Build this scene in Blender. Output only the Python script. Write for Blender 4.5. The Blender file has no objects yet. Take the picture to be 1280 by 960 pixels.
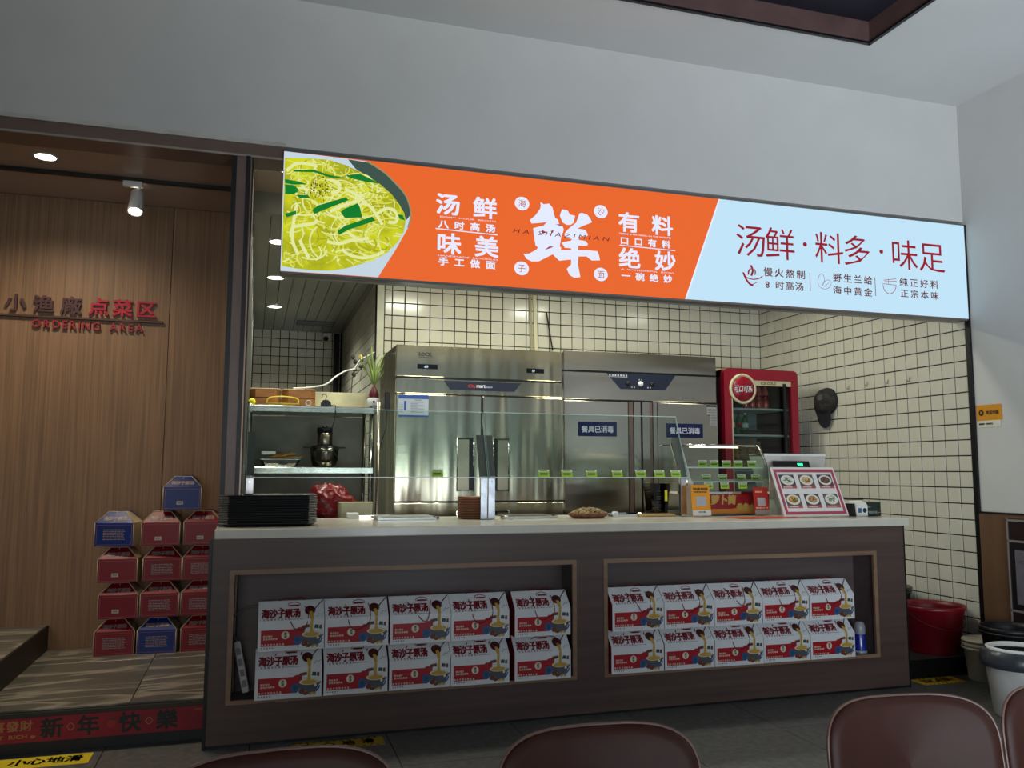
import bpy, bmesh, math, random
from mathutils import Vector, Matrix
random.seed(7)
PI = math.pi
SC = bpy.context.scene
COL = SC.collection

# ------------------------------------------------------------------ camera
def make_camera():
    yaw, pitch, roll = math.radians(17.0246), math.radians(5.9143), math.radians(0.168)
    f = Vector((math.sin(yaw)*math.cos(pitch), math.cos(yaw)*math.cos(pitch), math.sin(pitch)))
    r = Vector((math.cos(yaw), -math.sin(yaw), 0)); u = r.cross(f)
    r2 = math.cos(roll)*r + math.sin(roll)*u
    u2 = -math.sin(roll)*r + math.cos(roll)*u
    m = Matrix((r2, u2, -f)).transposed().to_4x4()
    m.translation = (0, -4.03, 1.215)
    cd = bpy.data.cameras.new('camera'); c = bpy.data.objects.new('camera', cd); COL.objects.link(c)
    c.matrix_world = m
    cd.sensor_width = 36; cd.lens = 1047.8/1280*36
    cd.clip_start = .05; cd.clip_end = 60
    SC.camera = c
make_camera()

# ------------------------------------------------------------------ world, lights, exposure
w = bpy.data.worlds.new('world'); SC.world = w; w.use_nodes = True
w.node_tree.nodes['Background'].inputs[0].default_value = (.62, .78, 1, 1)
w.node_tree.nodes['Background'].inputs[1].default_value = .55
SC.view_settings.view_transform = 'Standard'; SC.view_settings.look = 'None'
SC.view_settings.gamma = 1; SC.view_settings.use_curve_mapping = False
SC.view_settings.exposure = 0.0
def area(name, loc, tgt, sx, sy, power, color, spread=PI):
    d = bpy.data.lights.new(name, 'AREA'); d.shape = 'RECTANGLE'; d.size = sx; d.size_y = sy
    d.energy = power; d.color = color; d.spread = spread
    o = bpy.data.objects.new(name, d); COL.objects.link(o); o.location = loc
    o.rotation_euler = (Vector(tgt)-Vector(loc)).to_track_quat('-Z', 'Y').to_euler()
    return o
# added low lamp for daylight bouncing up off the floor, and shopfront daylight farther back
area('floor_bounce_daylight', (1.9, -5.2, .75), (4.3, -.9, 3.7), 2.6, 1.2, 80, (.79, .90, 1), math.radians(105))
area('shopfront_daylight_far', (-1.2, -6.9, 1.7), (0, -1.5, 3.9), 2.6, 2.4, 27, (1, .97, .93), math.radians(120))

# ------------------------------------------------------------------ helpers
def lin(c):
    out = []
    for v in c[:3]:
        v /= 255.
        out.append(v/12.92 if v <= .04045 else ((v+.055)/1.055)**2.4)
    return (out[0], out[1], out[2], 1)
MATS = {}
def mat(name, rgb=(128,128,128), rough=.5, metal=0., var=.08, scale=8., stretch=(1,1,1), bump=0., bscale=None, bdist=.01, kind='noise', rgb2=None, coat=0., spec=.5):
    if name in MATS: return MATS[name]
    m = bpy.data.materials.new(name); m.use_nodes = True; nt = m.node_tree; N = nt.nodes; L = nt.links
    b = N['Principled BSDF']; b.inputs['Roughness'].default_value = rough; b.inputs['Metallic'].default_value = metal
    b.inputs['Coat Weight'].default_value = coat; b.inputs['Specular IOR Level'].default_value = spec
    tc = N.new('ShaderNodeTexCoord'); mp = N.new('ShaderNodeMapping'); L.new(tc.outputs['Object'], mp.inputs[0])
    mp.inputs['Scale'].default_value = stretch
    nz = N.new('ShaderNodeTexNoise'); nz.inputs['Scale'].default_value = scale; nz.inputs['Detail'].default_value = 6
    L.new(mp.outputs[0], nz.inputs['Vector'])
    src = nz.outputs['Fac']
    if kind == 'marble':
        wv = N.new('ShaderNodeTexNoise'); wv.inputs['Scale'].default_value = scale*.8; wv.inputs['Detail'].default_value = 8; wv.inputs['Distortion'].default_value = 1.6
        L.new(mp.outputs[0], wv.inputs['Vector'])
        cr = N.new('ShaderNodeValToRGB'); e = cr.color_ramp.elements
        e[0].position = .455; e[0].color = (0,0,0,1); e[1].position = .545; e[1].color = (0,0,0,1)
        mid = cr.color_ramp.elements.new(.5); mid.color = (1,1,1,1)
        L.new(wv.outputs['Fac'], cr.inputs[0]); vein = cr.outputs[0]
    c1 = lin(rgb); c2 = lin(rgb2) if rgb2 else tuple(min(1, v*(1+var*2)) for v in c1[:3])+(1,)
    if not rgb2: c1 = tuple(v*(1-var*2 if var < .5 else .2) for v in c1[:3])+(1,)
    mx = N.new('ShaderNodeMix'); mx.data_type = 'RGBA'
    mr = N.new('ShaderNodeMapRange'); mr.inputs[1].default_value = .3; mr.inputs[2].default_value = .7
    L.new(src, mr.inputs[0]); L.new(mr.outputs[0], mx.inputs[0])
    mx.inputs[6].default_value = c1; mx.inputs[7].default_value = c2
    out = mx.outputs[2]
    if kind == 'marble':
        m2 = N.new('ShaderNodeMix'); m2.data_type = 'RGBA'; L.new(out, m2.inputs[6]); m2.inputs[7].default_value = lin((205,195,175))
        ml = N.new('ShaderNodeMath'); ml.operation = 'MULTIPLY'; ml.inputs[1].default_value = .42; L.new(vein, ml.inputs[0]); L.new(ml.outputs[0], m2.inputs[0]); out = m2.outputs[2]
    L.new(out, b.inputs['Base Color'])
    if bump:
        bp = N.new('ShaderNodeBump'); bp.inputs['Strength'].default_value = bump; bp.inputs['Distance'].default_value = bdist
        if bscale:
            n2 = N.new('ShaderNodeTexNoise'); n2.inputs['Scale'].default_value = bscale; n2.inputs['Detail'].default_value = 2
            L.new(mp.outputs[0], n2.inputs['Vector']); L.new(n2.outputs['Fac'], bp.inputs['Height'])
        else: L.new(src, bp.inputs['Height'])
        L.new(bp.outputs[0], b.inputs['Normal'])
    MATS[name] = m; return m
def flat(name, rgb, rough=.6, metal=0.):
    return mat(name, rgb, rough, metal, var=.02, scale=20)
def emit(name, rgb, strength=1., var=0.):
    if name in MATS: return MATS[name]
    m = bpy.data.materials.new(name); m.use_nodes = True; nt = m.node_tree; N = nt.nodes
    b = N['Principled BSDF']; b.inputs['Base Color'].default_value = (0,0,0,1); b.inputs['Roughness'].default_value = .4
    b.inputs['Specular IOR Level'].default_value = .15
    b.inputs['Emission Color'].default_value = lin(rgb); b.inputs['Emission Strength'].default_value = strength
    if var:
        nz = N.new('ShaderNodeTexNoise'); nz.inputs['Scale'].default_value = 9; nz.inputs['Detail'].default_value = 5
        tc = N.new('ShaderNodeTexCoord'); nt.links.new(tc.outputs['Object'], nz.inputs['Vector'])
        mx = N.new('ShaderNodeMix'); mx.data_type = 'RGBA'; mr = N.new('ShaderNodeMapRange'); mr.inputs[1].default_value=.35; mr.inputs[2].default_value=.65
        nt.links.new(nz.outputs['Fac'], mr.inputs[0]); nt.links.new(mr.outputs[0], mx.inputs[0])
        a = lin(rgb); mx.inputs[6].default_value = tuple(v*(1-var) for v in a[:3])+(1,); mx.inputs[7].default_value = tuple(v*(1+var) for v in a[:3])+(1,)
        nt.links.new(mx.outputs[2], b.inputs['Emission Color'])
    MATS[name] = m; return m
def glass(name, tint=(235,245,240), refl=1.0, base=.02):
    if name in MATS: return MATS[name]
    m = bpy.data.materials.new(name); m.use_nodes = True; nt = m.node_tree; N = nt.nodes; L = nt.links
    N.remove(N['Principled BSDF']); out = [n for n in N if n.type == 'OUTPUT_MATERIAL'][0]
    tr = N.new('ShaderNodeBsdfTransparent'); tr.inputs[0].default_value = lin(tint)
    gl = N.new('ShaderNodeBsdfGlossy'); gl.inputs['Roughness'].default_value = .03
    lw = N.new('ShaderNodeLayerWeight'); lw.inputs[0].default_value = .5
    pw = N.new('ShaderNodeMath'); pw.operation = 'POWER'; pw.inputs[1].default_value = 4; L.new(lw.outputs['Facing'], pw.inputs[0])
    ad = N.new('ShaderNodeMath'); ad.operation = 'MULTIPLY_ADD'; ad.inputs[1].default_value = .6*refl; ad.inputs[2].default_value = base
    L.new(pw.outputs[0], ad.inputs[0]); mx = N.new('ShaderNodeMixShader'); L.new(ad.outputs[0], mx.inputs[0])
    L.new(tr.outputs[0], mx.inputs[1]); L.new(gl.outputs[0], mx.inputs[2]); L.new(mx.outputs[0], out.inputs[0])
    MATS[name] = m; return m

class MB:
    def __init__(s): s.v = []; s.f = []; s.m = []; s.sm = []
    def add(s, vs, fs, mi=0, smooth=False):
        o = len(s.v); s.v += [tuple(v) for v in vs]
        for f in fs: s.f.append([i+o for i in f]); s.m.append(mi); s.sm.append(smooth)
        return s
    def box(s, x0, y0, z0, x1, y1, z1, mi=0):
        vs = [(x0,y0,z0),(x1,y0,z0),(x1,y1,z0),(x0,y1,z0),(x0,y0,z1),(x1,y0,z1),(x1,y1,z1),(x0,y1,z1)]
        return s.add(vs, [(0,3,2,1),(4,5,6,7),(0,1,5,4),(1,2,6,5),(2,3,7,6),(3,0,4,7)], mi)
    def bev(s, x0, y0, z0, x1, y1, z1, b=.004, mi=0):      # box with chamfered edges
        vs = []; fs = []
        def ring(z, i):
            k = len(vs)
            for (x, y) in ((x0+b+i, y0+i), (x1-b-i, y0+i), (x1-i, y0+b+i), (x1-i, y1-b-i), (x1-b-i, y1-i), (x0+b+i, y1-i), (x0+i, y1-b-i), (x0+i, y0+b+i)): vs.append((x, y, z))
            return k
        r = [ring(z0, b), ring(z0+b, 0), ring(z1-b, 0), ring(z1, b)]
        fs.append([r[0]+7-i for i in range(8)]); fs.append([r[3]+i for i in range(8)])
        for a in range(3):
            for i in range(8): fs.append((r[a]+i, r[a]+(i+1)%8, r[a+1]+(i+1)%8, r[a+1]+i))
        return s.add(vs, fs, mi)
    def lathe(s, prof, c=(0,0,0), seg=24, mi=0, smooth=True, sx=1, sy=1, cap=None):
        vs = []; fs = []; n = len(prof)
        for (r, z) in prof:
            for i in range(seg):
                a = 2*PI*i/seg; vs.append((c[0]+r*math.cos(a)*sx, c[1]+r*math.sin(a)*sy, c[2]+z))
        for j in range(n-1):
            for i in range(seg): fs.append((j*seg+i, j*seg+(i+1)%seg, (j+1)*seg+(i+1)%seg, (j+1)*seg+i))
        s.add(vs, fs, mi, smooth)
        o = len(s.v)-len(vs)
        if cap is None: cap = n == 2 or prof[0][0] < .001 or prof[-1][0] < .001
        for j, rev in ((0, 1), (n-1, 0)):
            if cap and prof[j][0] > .001:
                l = [o+j*seg+i for i in range(seg)]; s.f.append(l[::-1] if rev else l); s.m.append(mi); s.sm.append(False)
        return s
    def tube(s, pts, r, seg=8, mi=0, closed=False, taper=None):
        pts = [Vector(p) for p in pts]; vs = []; fs = []; n = len(pts)
        up = Vector((0,0,1)) if abs((pts[1]-pts[0]).normalized().z) < .9 else Vector((1,0,0))
        for k, p in enumerate(pts):
            if closed: t = (pts[(k+1)%n]-pts[k-1]).normalized()
            else: t = (pts[min(k+1, n-1)]-pts[max(k-1, 0)]).normalized()
            a = t.cross(up)
            if a.length < 1e-4: a = t.cross(Vector((0,1,0)))
            a.normalize(); b = a.cross(t); up = b
            rr = r*(taper[k] if taper else 1)
            for i in range(seg):
                q = 2*PI*i/seg; vs.append(tuple(p+a*math.cos(q)*rr+b*math.sin(q)*rr))
        for k in range(n if closed else n-1):
            for i in range(seg): fs.append((k*seg+i, k*seg+(i+1)%seg, ((k+1)%n)*seg+(i+1)%seg, ((k+1)%n)*seg+i))
        if not closed: fs.append(list(range(seg))[::-1]); fs.append([(n-1)*seg+i for i in range(seg)])
        return s.add(vs, fs, mi, True)
    def prism_y(s, poly, y0, y1, mi=0):                      # polygon in xz swept from y0 to y1
        n = len(poly); vs = [(x, y0, z) for x, z in poly]+[(x, y1, z) for x, z in poly]
        fs = [list(range(n)), [n+i for i in range(n)][::-1]]+[(i, n+i, n+(i+1)%n, (i+1)%n) for i in range(n)]
        return s.add(vs, fs, mi)
    def prism_x(s, poly, x0, x1, mi=0):
        n = len(poly); vs = [(x0, y, z) for y, z in poly]+[(x1, y, z) for y, z in poly]
        fs = [list(range(n))[::-1], [n+i for i in range(n)]]+[(i, (i+1)%n, n+(i+1)%n, n+i) for i in range(n)]
        return s.add(vs, fs, mi)
    def prism_z(s, poly, z0, z1, mi=0):
        n = len(poly); vs = [(x, y, z0) for x, y in poly]+[(x, y, z1) for x, y in poly]
        fs = [list(range(n))[::-1], [n+i for i in range(n)]]+[(i, (i+1)%n, n+(i+1)%n, n+i) for i in range(n)]
        return s.add(vs, fs, mi)
    def ell(s, cx, cz, rx, rz, y, mi=0, seg=28, th=.0004):
        return s.prism_y([(cx+rx*math.cos(2*PI*i/seg), cz+rz*math.sin(2*PI*i/seg)) for i in range(seg)], y-th, y, mi)
    def ribbon(s, pts, w, y, mi=0):                          # flat printed stroke in the xz plane
        pts = smooth_pts(pts, 5); vs = []; fs = []
        for k, p in enumerate(pts):
            a = pts[max(k-1,0)]; b = pts[min(k+1,len(pts)-1)]; dx, dz = b[0]-a[0], b[1]-a[1]; l = math.hypot(dx, dz) or 1
            nx, nz = -dz/l*w/2, dx/l*w/2; vs += [(p[0]+nx, y, p[1]+nz), (p[0]-nx, y, p[1]-nz)]
        for k in range(len(pts)-1): fs.append((2*k, 2*k+1, 2*k+3, 2*k+2))
        return s.add(vs, fs, mi)
    def mesh(s, name, mats):
        me = bpy.data.meshes.new(name); me.from_pydata(s.v, [], s.f); me.update()
        for m in (mats if isinstance(mats, (list, tuple)) else [mats]): me.materials.append(m)
        me.polygons.foreach_set('material_index', s.m); me.polygons.foreach_set('use_smooth', s.sm)
        return me
    def build(s, name, mats, parent=None, loc=(0,0,0), rot=(0,0,0), fix=False):
        me = s.mesh(name, mats)
        if fix:
            b = bmesh.new(); b.from_mesh(me); bmesh.ops.recalc_face_normals(b, faces=b.faces); b.to_mesh(me); b.free()
        return obj(name, me, parent, loc, rot)
def smooth_pts(p, n):
    if len(p) < 3: return [tuple(q) for q in p]
    out = []
    for i in range(len(p)-1):
        p0, p1, p2, p3 = [Vector(p[max(0, min(len(p)-1, i+k))]) for k in (-1, 0, 1, 2)]
        for k in range(n):
            t = k/n; out.append(tuple(.5*((2*p1)+(-p0+p2)*t+(2*p0-5*p1+4*p2-p3)*t*t+(-p0+3*p1-3*p2+p3)*t**3)))
    out.append(tuple(p[-1])); return out
def obj(name, me, parent=None, loc=(0,0,0), rot=(0,0,0)):
    o = bpy.data.objects.new(name, me); COL.objects.link(o); o.location = loc; o.rotation_euler = rot
    if parent: o.parent = parent
    return o
def tag(o, label, cat, group=None, kind=None):
    o['label'] = label; o['category'] = cat
    if group: o['group'] = group
    if kind: o['kind'] = kind
    return o
def thing(name, label, cat, loc=(0,0,0), rz=0, group=None):
    o = bpy.data.objects.new(name, None); COL.objects.link(o); o.location = loc; o.rotation_euler = (0,0,rz)
    o.empty_display_size = .05
    return tag(o, label, cat, group)
def struct(o): o['kind'] = 'structure'; return o
def dup(root, loc, rz=0, label=None):
    def cp(o, par):
        c = o.copy(); COL.objects.link(c); c.parent = par
        for ch in KIDS.get(o.name, []): cp(ch, c)
        return c
    r = cp(root, None); r.location = loc; r.rotation_euler = (0,0,rz)
    if label: r['label'] = label
    return r
KIDS = {}
def index_kids():
    KIDS.clear()
    for o in COL.objects:
        if o.parent: KIDS.setdefault(o.parent.name, []).append(o)

# lettering: glyph outlines come from the font that ships with Blender
GL = {}
def glyphs(body, bold=0., shear=0., ext=0.):
    k = (body, bold, shear, ext)
    if k not in GL:
        c = bpy.data.curves.new('text', 'FONT'); c.body = body; c.size = 1; c.shear = shear; c.resolution_u = 2; c.extrude = ext
        o = bpy.data.objects.new('text', c); COL.objects.link(o); bpy.context.view_layer.update()
        me = o.to_mesh(); v0 = [tuple(v.co) for v in me.vertices]; f0 = [list(p.vertices) for p in me.polygons]; vs, fs = [], []
        for dx, dz in ([(0,0)] if bold < .008 else [(-bold,-bold),(bold,-bold),(-bold,bold),(bold,bold)]+([(0,0)] if bold > .03 else [])):
            n = len(vs); vs += [(x+dx, z+dz, e+.00004*(n//len(v0))) for x, z, e in v0]; fs += [[i+n for i in p] for p in f0]
        GL[k] = (vs, fs)
        o.to_mesh_clear(); bpy.data.objects.remove(o); bpy.data.curves.remove(c)
    return GL[k]
def text_fit(mb, body, x0, z0, x1, z1, y, mi=0, bold=.012, shear=0., ext=0.):   # one line fitted into a box
    vs, fs = glyphs(body, bold, shear, ext)
    a0 = min(v[0] for v in vs); a1 = max(v[0] for v in vs); b0 = min(v[1] for v in vs); b1 = max(v[1] for v in vs)
    mb.add([(x0+(v[0]-a0)/(a1-a0)*(x1-x0), y-v[2], z0+(v[1]-b0)/(b1-b0)*(z1-z0)) for v in vs], fs, mi)
    return mb
def text_row(mb, chars, x0, x1, cz, size, y, mi=0, bold=.02, shear=0., ext=0., sz=None):   # even row of square characters
    n = len(chars); sz = sz or size
    for i, ch in enumerate(chars):
        if ch == ' ': continue
        cx = (x0+x1)/2 if n == 1 else x0+size/2+(x1-x0-size)*i/(n-1)
        vs, fs = glyphs(ch, bold, shear, ext)
        mb.add([(cx+(v[0]-.5)*size*1.0, y-v[2], cz+(v[1]-.37)*sz*1.0) for v in vs], fs, mi)
    return mb

# ------------------------------------------------------------------ materials
paint = mat('white_wall_paint', (196,194,190), .7, var=.015, scale=3, bump=.02)
ceilp = mat('ceiling_paint', (205,205,203), .8, var=.01, scale=2)
brownm = mat('bronze_cladding', (112,92,84), .38, .15, var=.06, scale=6)
blackm = flat('black_metal', (18,18,20), .4, .2)
chrome = mat('polished_steel', (200,200,198), .12, 1, var=.03, scale=5)
steel = mat('brushed_steel', (184,175,150), .17, 1, var=.06, scale=3, stretch=(2.2,1,.22), bump=.6, bscale=2.2, bdist=.03)
steel2 = mat('brushed_steel_horizontal', (176,170,158), .18, 1, var=.05, scale=2, stretch=(.35,1,1.8), bump=.9, bscale=1.6, bdist=.02)
steeld = mat('dull_steel', (120,118,112), .4, 1, var=.06, scale=5)
tilem = mat('glazed_cream_tile', (206,201,184), .16, var=.03, scale=2.5, bump=.03)
groutm = flat('dark_grout', (12,11,10), .95)
woodp = mat('oak_veneer_panel', (140,106,74), .5, var=.13, scale=60, stretch=(1.6,1,.03), bump=.2)
woodc = mat('walnut_counter_front', (82,64,57), .42, var=.12, scale=22, stretch=(.05,1,1.2), bump=.06)
woodt = mat('light_walnut_trim', (136,106,84), .45, var=.1, scale=20, stretch=(.1,1,1))
slabm = mat('cream_stone_slab', (206,201,186), .2, var=.02, scale=14)
marble = mat('beige_marble_tile', (92,90,82), .3, var=.07, scale=1.5, stretch=(.7,2.2,1), kind='marble')
floorm = mat('dark_grey_floor_tile', (90,90,87), .42, var=.16, scale=30, bump=.05)
kfloor = mat('kitchen_floor_grey', (62,61,60), .45, var=.1, scale=12)
plank = mat('grey_ceiling_strip', (146,148,136), .35, .1, var=.04, scale=5, stretch=(1,.1,1))
brceil = mat('bronze_ceiling_panel', (196,172,154), .25, .15, var=.04, scale=2)
darkrec = flat('dark_navy_recess', (22,20,34), .7)
leather = mat('brown_leather', (66,36,28), .5, var=.06, scale=18, spec=.3, bump=.02, bscale=120)
blk = flat('black_plastic', (16,16,18), .45)
whitep = flat('white_plastic', (225,225,220), .4)
cream = flat('cream_card', (205,190,160), .6)
redp = mat('red_card', (128,6,24), .33, var=.02, spec=.3)
bluep = mat('blue_card', (10,44,118), .33, var=.02, spec=.3)
whitec = flat('white_card', (226,226,226), .45)
glassm = glass('clear_glass', (242,247,245), .7, .012)
glasse = mat('polished_glass_edge', (215,235,228), .15, 0, var=.02)
XR = 4.31

# ------------------------------------------------------------------ setting
def tiles(parent, us, vs, fn, nrm, t=.006, stuff=lambda u, v: False, j=.0068):
    """glazed tiles between joint positions us and vs, fn(u,v,d) gives the point at depth d out of the wall"""
    cache = {}; sb = MB()
    for a in range(len(us)-1):
        for b in range(len(vs)-1):
            u0, u1, v0, v1 = us[a]+j/2, us[a+1]-j/2, vs[b]+j/2, vs[b+1]-j/2
            w, h = round(u1-u0, 4), round(v1-v0, 4)
            c = .0022
            def geo(ou, ov, mb):
                pts = [fn(ou, ov, 0), fn(ou+w, ov, 0), fn(ou+w, ov+h, 0), fn(ou, ov+h, 0), fn(ou, ov, t-c), fn(ou+w, ov, t-c), fn(ou+w, ov+h, t-c), fn(ou, ov+h, t-c), fn(ou+c, ov+c, t), fn(ou+w-c, ov+c, t), fn(ou+w-c, ov+h-c, t), fn(ou+c, ov+h-c, t)]
                fs = [(0,1,5,4),(1,2,6,5),(2,3,7,6),(3,0,4,7),(4,5,9,8),(5,6,10,9),(6,7,11,10),(7,4,8,11),(8,9,10,11)]
                if nrm < 0: fs = [f[::-1] for f in fs]
                mb.add(pts, fs)
            if stuff(u0, v0): geo(u0, v0, sb); continue
            k = (w, h)
            o0 = Vector(fn(0, 0, 0))
            if k not in cache:
                m = MB(); geo(0, 0, m); m.v = [tuple(Vector(p)-o0) for p in m.v]; cache[k] = m.mesh('tile', tilem)
            o = obj('tile', cache[k], parent, Vector(fn(u0, v0, 0)))
            o.rotation_euler = (random.uniform(-.004,.004), random.uniform(-.004,.004), 0)
    if sb.v:
        o = sb.build('tile_field', tilem, parent); o['kind'] = 'stuff'
def jl(a, b, p): n = round((b-a)/p); return [a+(b-a)*i/n for i in range(n+1)]

# front room floor of grey tiles
fl = struct(MB().box(-5, -7.2, -.05, XR, 1.6, -.006).build('floor', groutm))
fx = [-4.82+.605*0, ]
fx = [.626+.605*k for k in range(-9, 7)]; fy = [.16-.605*k for k in range(0, 13)][::-1]
tm = {}
def slab_tile(parent, x0, y0, x1, y1, z, m, name, j=.003, th=.006):
    k = (round(x1-x0,3), round(y1-y0,3), m.name)
    if k not in tm: tm[k] = MB().bev(0, 0, -th, x1-x0-j, y1-y0-j, 0, .0012).mesh(name, m)
    return obj(name, tm[k], parent, (x0+j/2, y0+j/2, z))
for a in range(len(fx)-1):
    for b in range(len(fy)-1):
        x0, x1 = max(fx[a], -5), min(fx[a+1], XR-.002)
        if x1-x0 > .05: slab_tile(fl, x0, fy[b], x1, fy[b+1], 0, floorm, 'tile')
# kitchen floor, one step up
kf = struct(MB().box(-.05, .16, -.006, XR, 5.3, .105).build('floor', kfloor))
MB().box(-.05, .152, -.006, XR-.001, .16, .1055).build('step_face', blackm, kf)
# ordering-area platform with marble tiles, two levels
pf = struct(MB().box(-5, .162, -.006, -.15, 1.5, .172).box(-5, .17, .1721, -1.11, 1.5, .312).build('floor', blk))
MB().bev(-5, .150, .148, -.168, .172, .172, .003).build('step_nosing', flat('bronze_nosing', (60,54,46), .35, .5), pf)
for (x0, x1) in ((-1.105, -.495), (-.495, -.15)):
    for (y0, y1) in ((.172, 1.1), (1.1, 1.498)): slab_tile(pf, x0, y0, x1, y1, .180, marble, 'tile', th=.009)
for (x0, x1) in ((-4.2, -3.2), (-3.2, -2.2), (-2.2, -1.112)):
    for (y0, y1) in ((.172, .8), (.8, 1.498)): slab_tile(pf, x0, y0, x1, y1, .320, marble, 'tile', th=.009)
MB().box(-1.112, .16, .18, -1.1, 1.499, .32).build('step_face', blk, pf)

# walls
wr = struct(MB().box(XR, -7.2, -.05, XR+.15, 5.4, 3.75).build('wall_right', paint))
MB().box(XR-.004, .165, .105, XR, 2.43, 2.75).build('grout_bed', groutm, wr)
ys = [.165+.1048*k for k in range(0, 14)]; ys = ys+[ys[-1]+(2.43-ys[-1])*k/8 for k in range(1, 9)]
zs = [.115+.1003*k for k in range(0, 27)]
tiles(wr, ys, zs, lambda u, v, d: (XR-.004-d, u, v), -1, stuff=lambda u, v: u > 1.5 or v > 2.2 or v < .2)
MB().box(XR-.014, .128, .105, XR+.001, .163, 2.79).build('corner_trim', blackm, wr)
wb = struct(MB().box(.885, 2.434, 0, XR, 2.6, 3.0).build('wall_back', groutm))
xs = [.935]+[.995+.1003*k for k in range(0, 34)]; xs[-1] = XR-.008
tiles(wb, xs, zs, lambda u, v, d: (u, 2.434-d, v), 1, stuff=lambda u, v: v < 2.3 or v > 2.65)
MB().box(.878, 2.426, .105, .932, 2.436, 2.75).build('corner_trim', mat('cream_trim', (196,194,172), .4), wb)
ws = struct(MB().box(.895, 2.434, 0, .95, 5.4, 3.0).build('wall_side', groutm))
tiles(ws, jl(2.436, 5.3, .1), zs, lambda u, v, d: (.895-d, u, v), -1, stuff=lambda u, v: True)
wk = struct(MB().box(-.15, 5.304, 0, .95, 5.45, 3.0).build('wall_rear', groutm))
tiles(wk, [-.05+.0925*k for k in range(0, 11)], [.13+.0963*k for k in range(0, 28)], lambda u, v, d: (u, 5.304-d, v), 1, stuff=lambda u, v: v < 1.6)
# partition between the corridor and the kitchen, its end clad as a door stile
pt = struct(MB().box(-.144, .20, .0, -.052, 5.4, 2.86).build('wall_partition', mat('grey_partition', (72,68,62), .5)))
MB().box(-.150, .165, .0, -.128, .2, 2.752).build('stile_edge', blackm, pt)
MB().box(-.128, .17, .0, -.084, .2, 2.752).build('stile_face', brownm, pt)
MB().box(-.084, .160, .0, -.064, .2, 2.752).build('stile_edge', blackm, pt)
MB().box(-.064, .175, .0, -.057, .19, 2.752).build('stile_bead', mat('bronze_bead', (160,130,112), .35, .8), pt)
MB().box(-.057, .172, .0, -.05, .2, 2.752).build('stile_edge', blackm, pt)
# corridor back wall, veneer panels
cw = struct(MB().box(-5, 1.505, 0, -.144, 1.6, 2.9).build('wall_corridor', blk))
for x0, x1 in ((-4.19, -2.97), (-2.97, -1.75), (-1.75, -.53), (-.53, -.146)):
    MB().bev(x0+.0015, 1.49, .17, x1-.0015, 1.506, 2.85, .001).build('veneer_panel', woodp, cw)
struct(MB().box(-5.1, -7.2, 0, -5, 1.6, 3.75).build('wall_left', paint))
# bulkhead over the openings
bk = struct(MB().box(-5, .15, 2.815, XR, .32, 3.7).build('wall_bulkhead', paint))
MB().box(-5, .146, 2.812, .1, .15, 2.832).build('bulkhead_lip', mat('white_trim', (190,186,178), .5), bk)
MB().box(-5, .165, 2.752, .1, .34, 2.815).build('door_head', brownm, bk)
MB().box(-5, .160, 2.748, .1, .168, 2.758).build('bulkhead_lip', mat('pale_bronze_bead', (150,140,128), .4), bk)
MB().box(.1, .20, 2.168, XR, .235, 2.815).build('sign_beam', mat('grey_lintel', (150,150,146), .5), bk)
# back wall behind the camera with its shop window
struct(MB().box(-5, -7.3, 0, XR, -7.2, .5).box(-5, -7.3, 3.1, XR, -7.2, 3.7).box(.8, -7.3, .5, 1.0, -7.2, 3.1).build('wall_front', paint))
MB().box(-5, -7.26, .5, .8, -7.25, 3.1).box(1.0, -7.26, .5, XR, -7.25, 3.1).build('window_1', glassm)['kind'] = 'structure'
# ceilings
cb = MB(); HX, HY = 3.205, -.355; CZ = 3.59
cb.box(-5, HY, CZ, XR, .15, CZ+.1).box(HX, -7.2, CZ, XR, HY, CZ+.1).box(-5, -7.2, CZ, HX, -4.6, CZ+.1).box(-5, -4.6, CZ, -3.4, HY, CZ+.1)
ce = struct(cb.build('ceiling', ceilp))
MB().box(-3.42, -4.62, CZ+.12, HX+.02, HY+.02, CZ+.15).build('recess_panel', darkrec, ce)
rb = MB()
for z0, z1, a in ((CZ-.006, CZ+.125, .012), (CZ-.012, CZ, .02)):
    mi = 0 if a < .015 else 1
    rb.box(-3.4, HY-a, z0, HX, HY+.0005, z1, mi).box(HX-a, -4.6, z0, HX+.0005, HY, z1, mi).box(-3.4, -4.6, z0, HX, -4.6+a, z1, mi).box(-3.4, -4.6, z0, -3.4+a, HY, z1, mi)
rb.build('recess_frame', [mat('brown_recess_frame', (92,68,66), .5), blackm], ce)
cc = struct(MB().box(-5, .34, 2.852, XR, 1.0, 2.92).box(-5, 1.0, 2.852, -.05, 1.6, 2.92).build('ceiling', brceil))
kc = MB()
kc.box(-.05, 1.04, 2.73, XR, 5.4, 2.85)
kc = struct(kc.build('ceiling', blk))
MB().box(-.05, 1.0, 2.722, XR, 1.045, 2.86).build('ceiling_edge', plank, kc)
sb = MB()
for i in range(44):
    x = -.05+.1*i
    if x+.1 < XR+.05: sb.box(x+.003, 1.045, 2.722, min(x+.097, XR), 5.3, 2.731)
o = sb.build('ceiling_strip', plank, kc); o['kind'] = 'stuff'
# right wall wainscot
tr = struct(MB().box(XR-.02, -7.1, .0, XR-.001, .125, .965).build('trim_1', mat('brown_wainscot', (104,76,54), .5, var=.07, scale=10, stretch=(1,1,.1))))
MB().box(XR-.026, -7.1, .965, XR-.001, .125, .975).build('wainscot_cap', blackm, tr)

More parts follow.
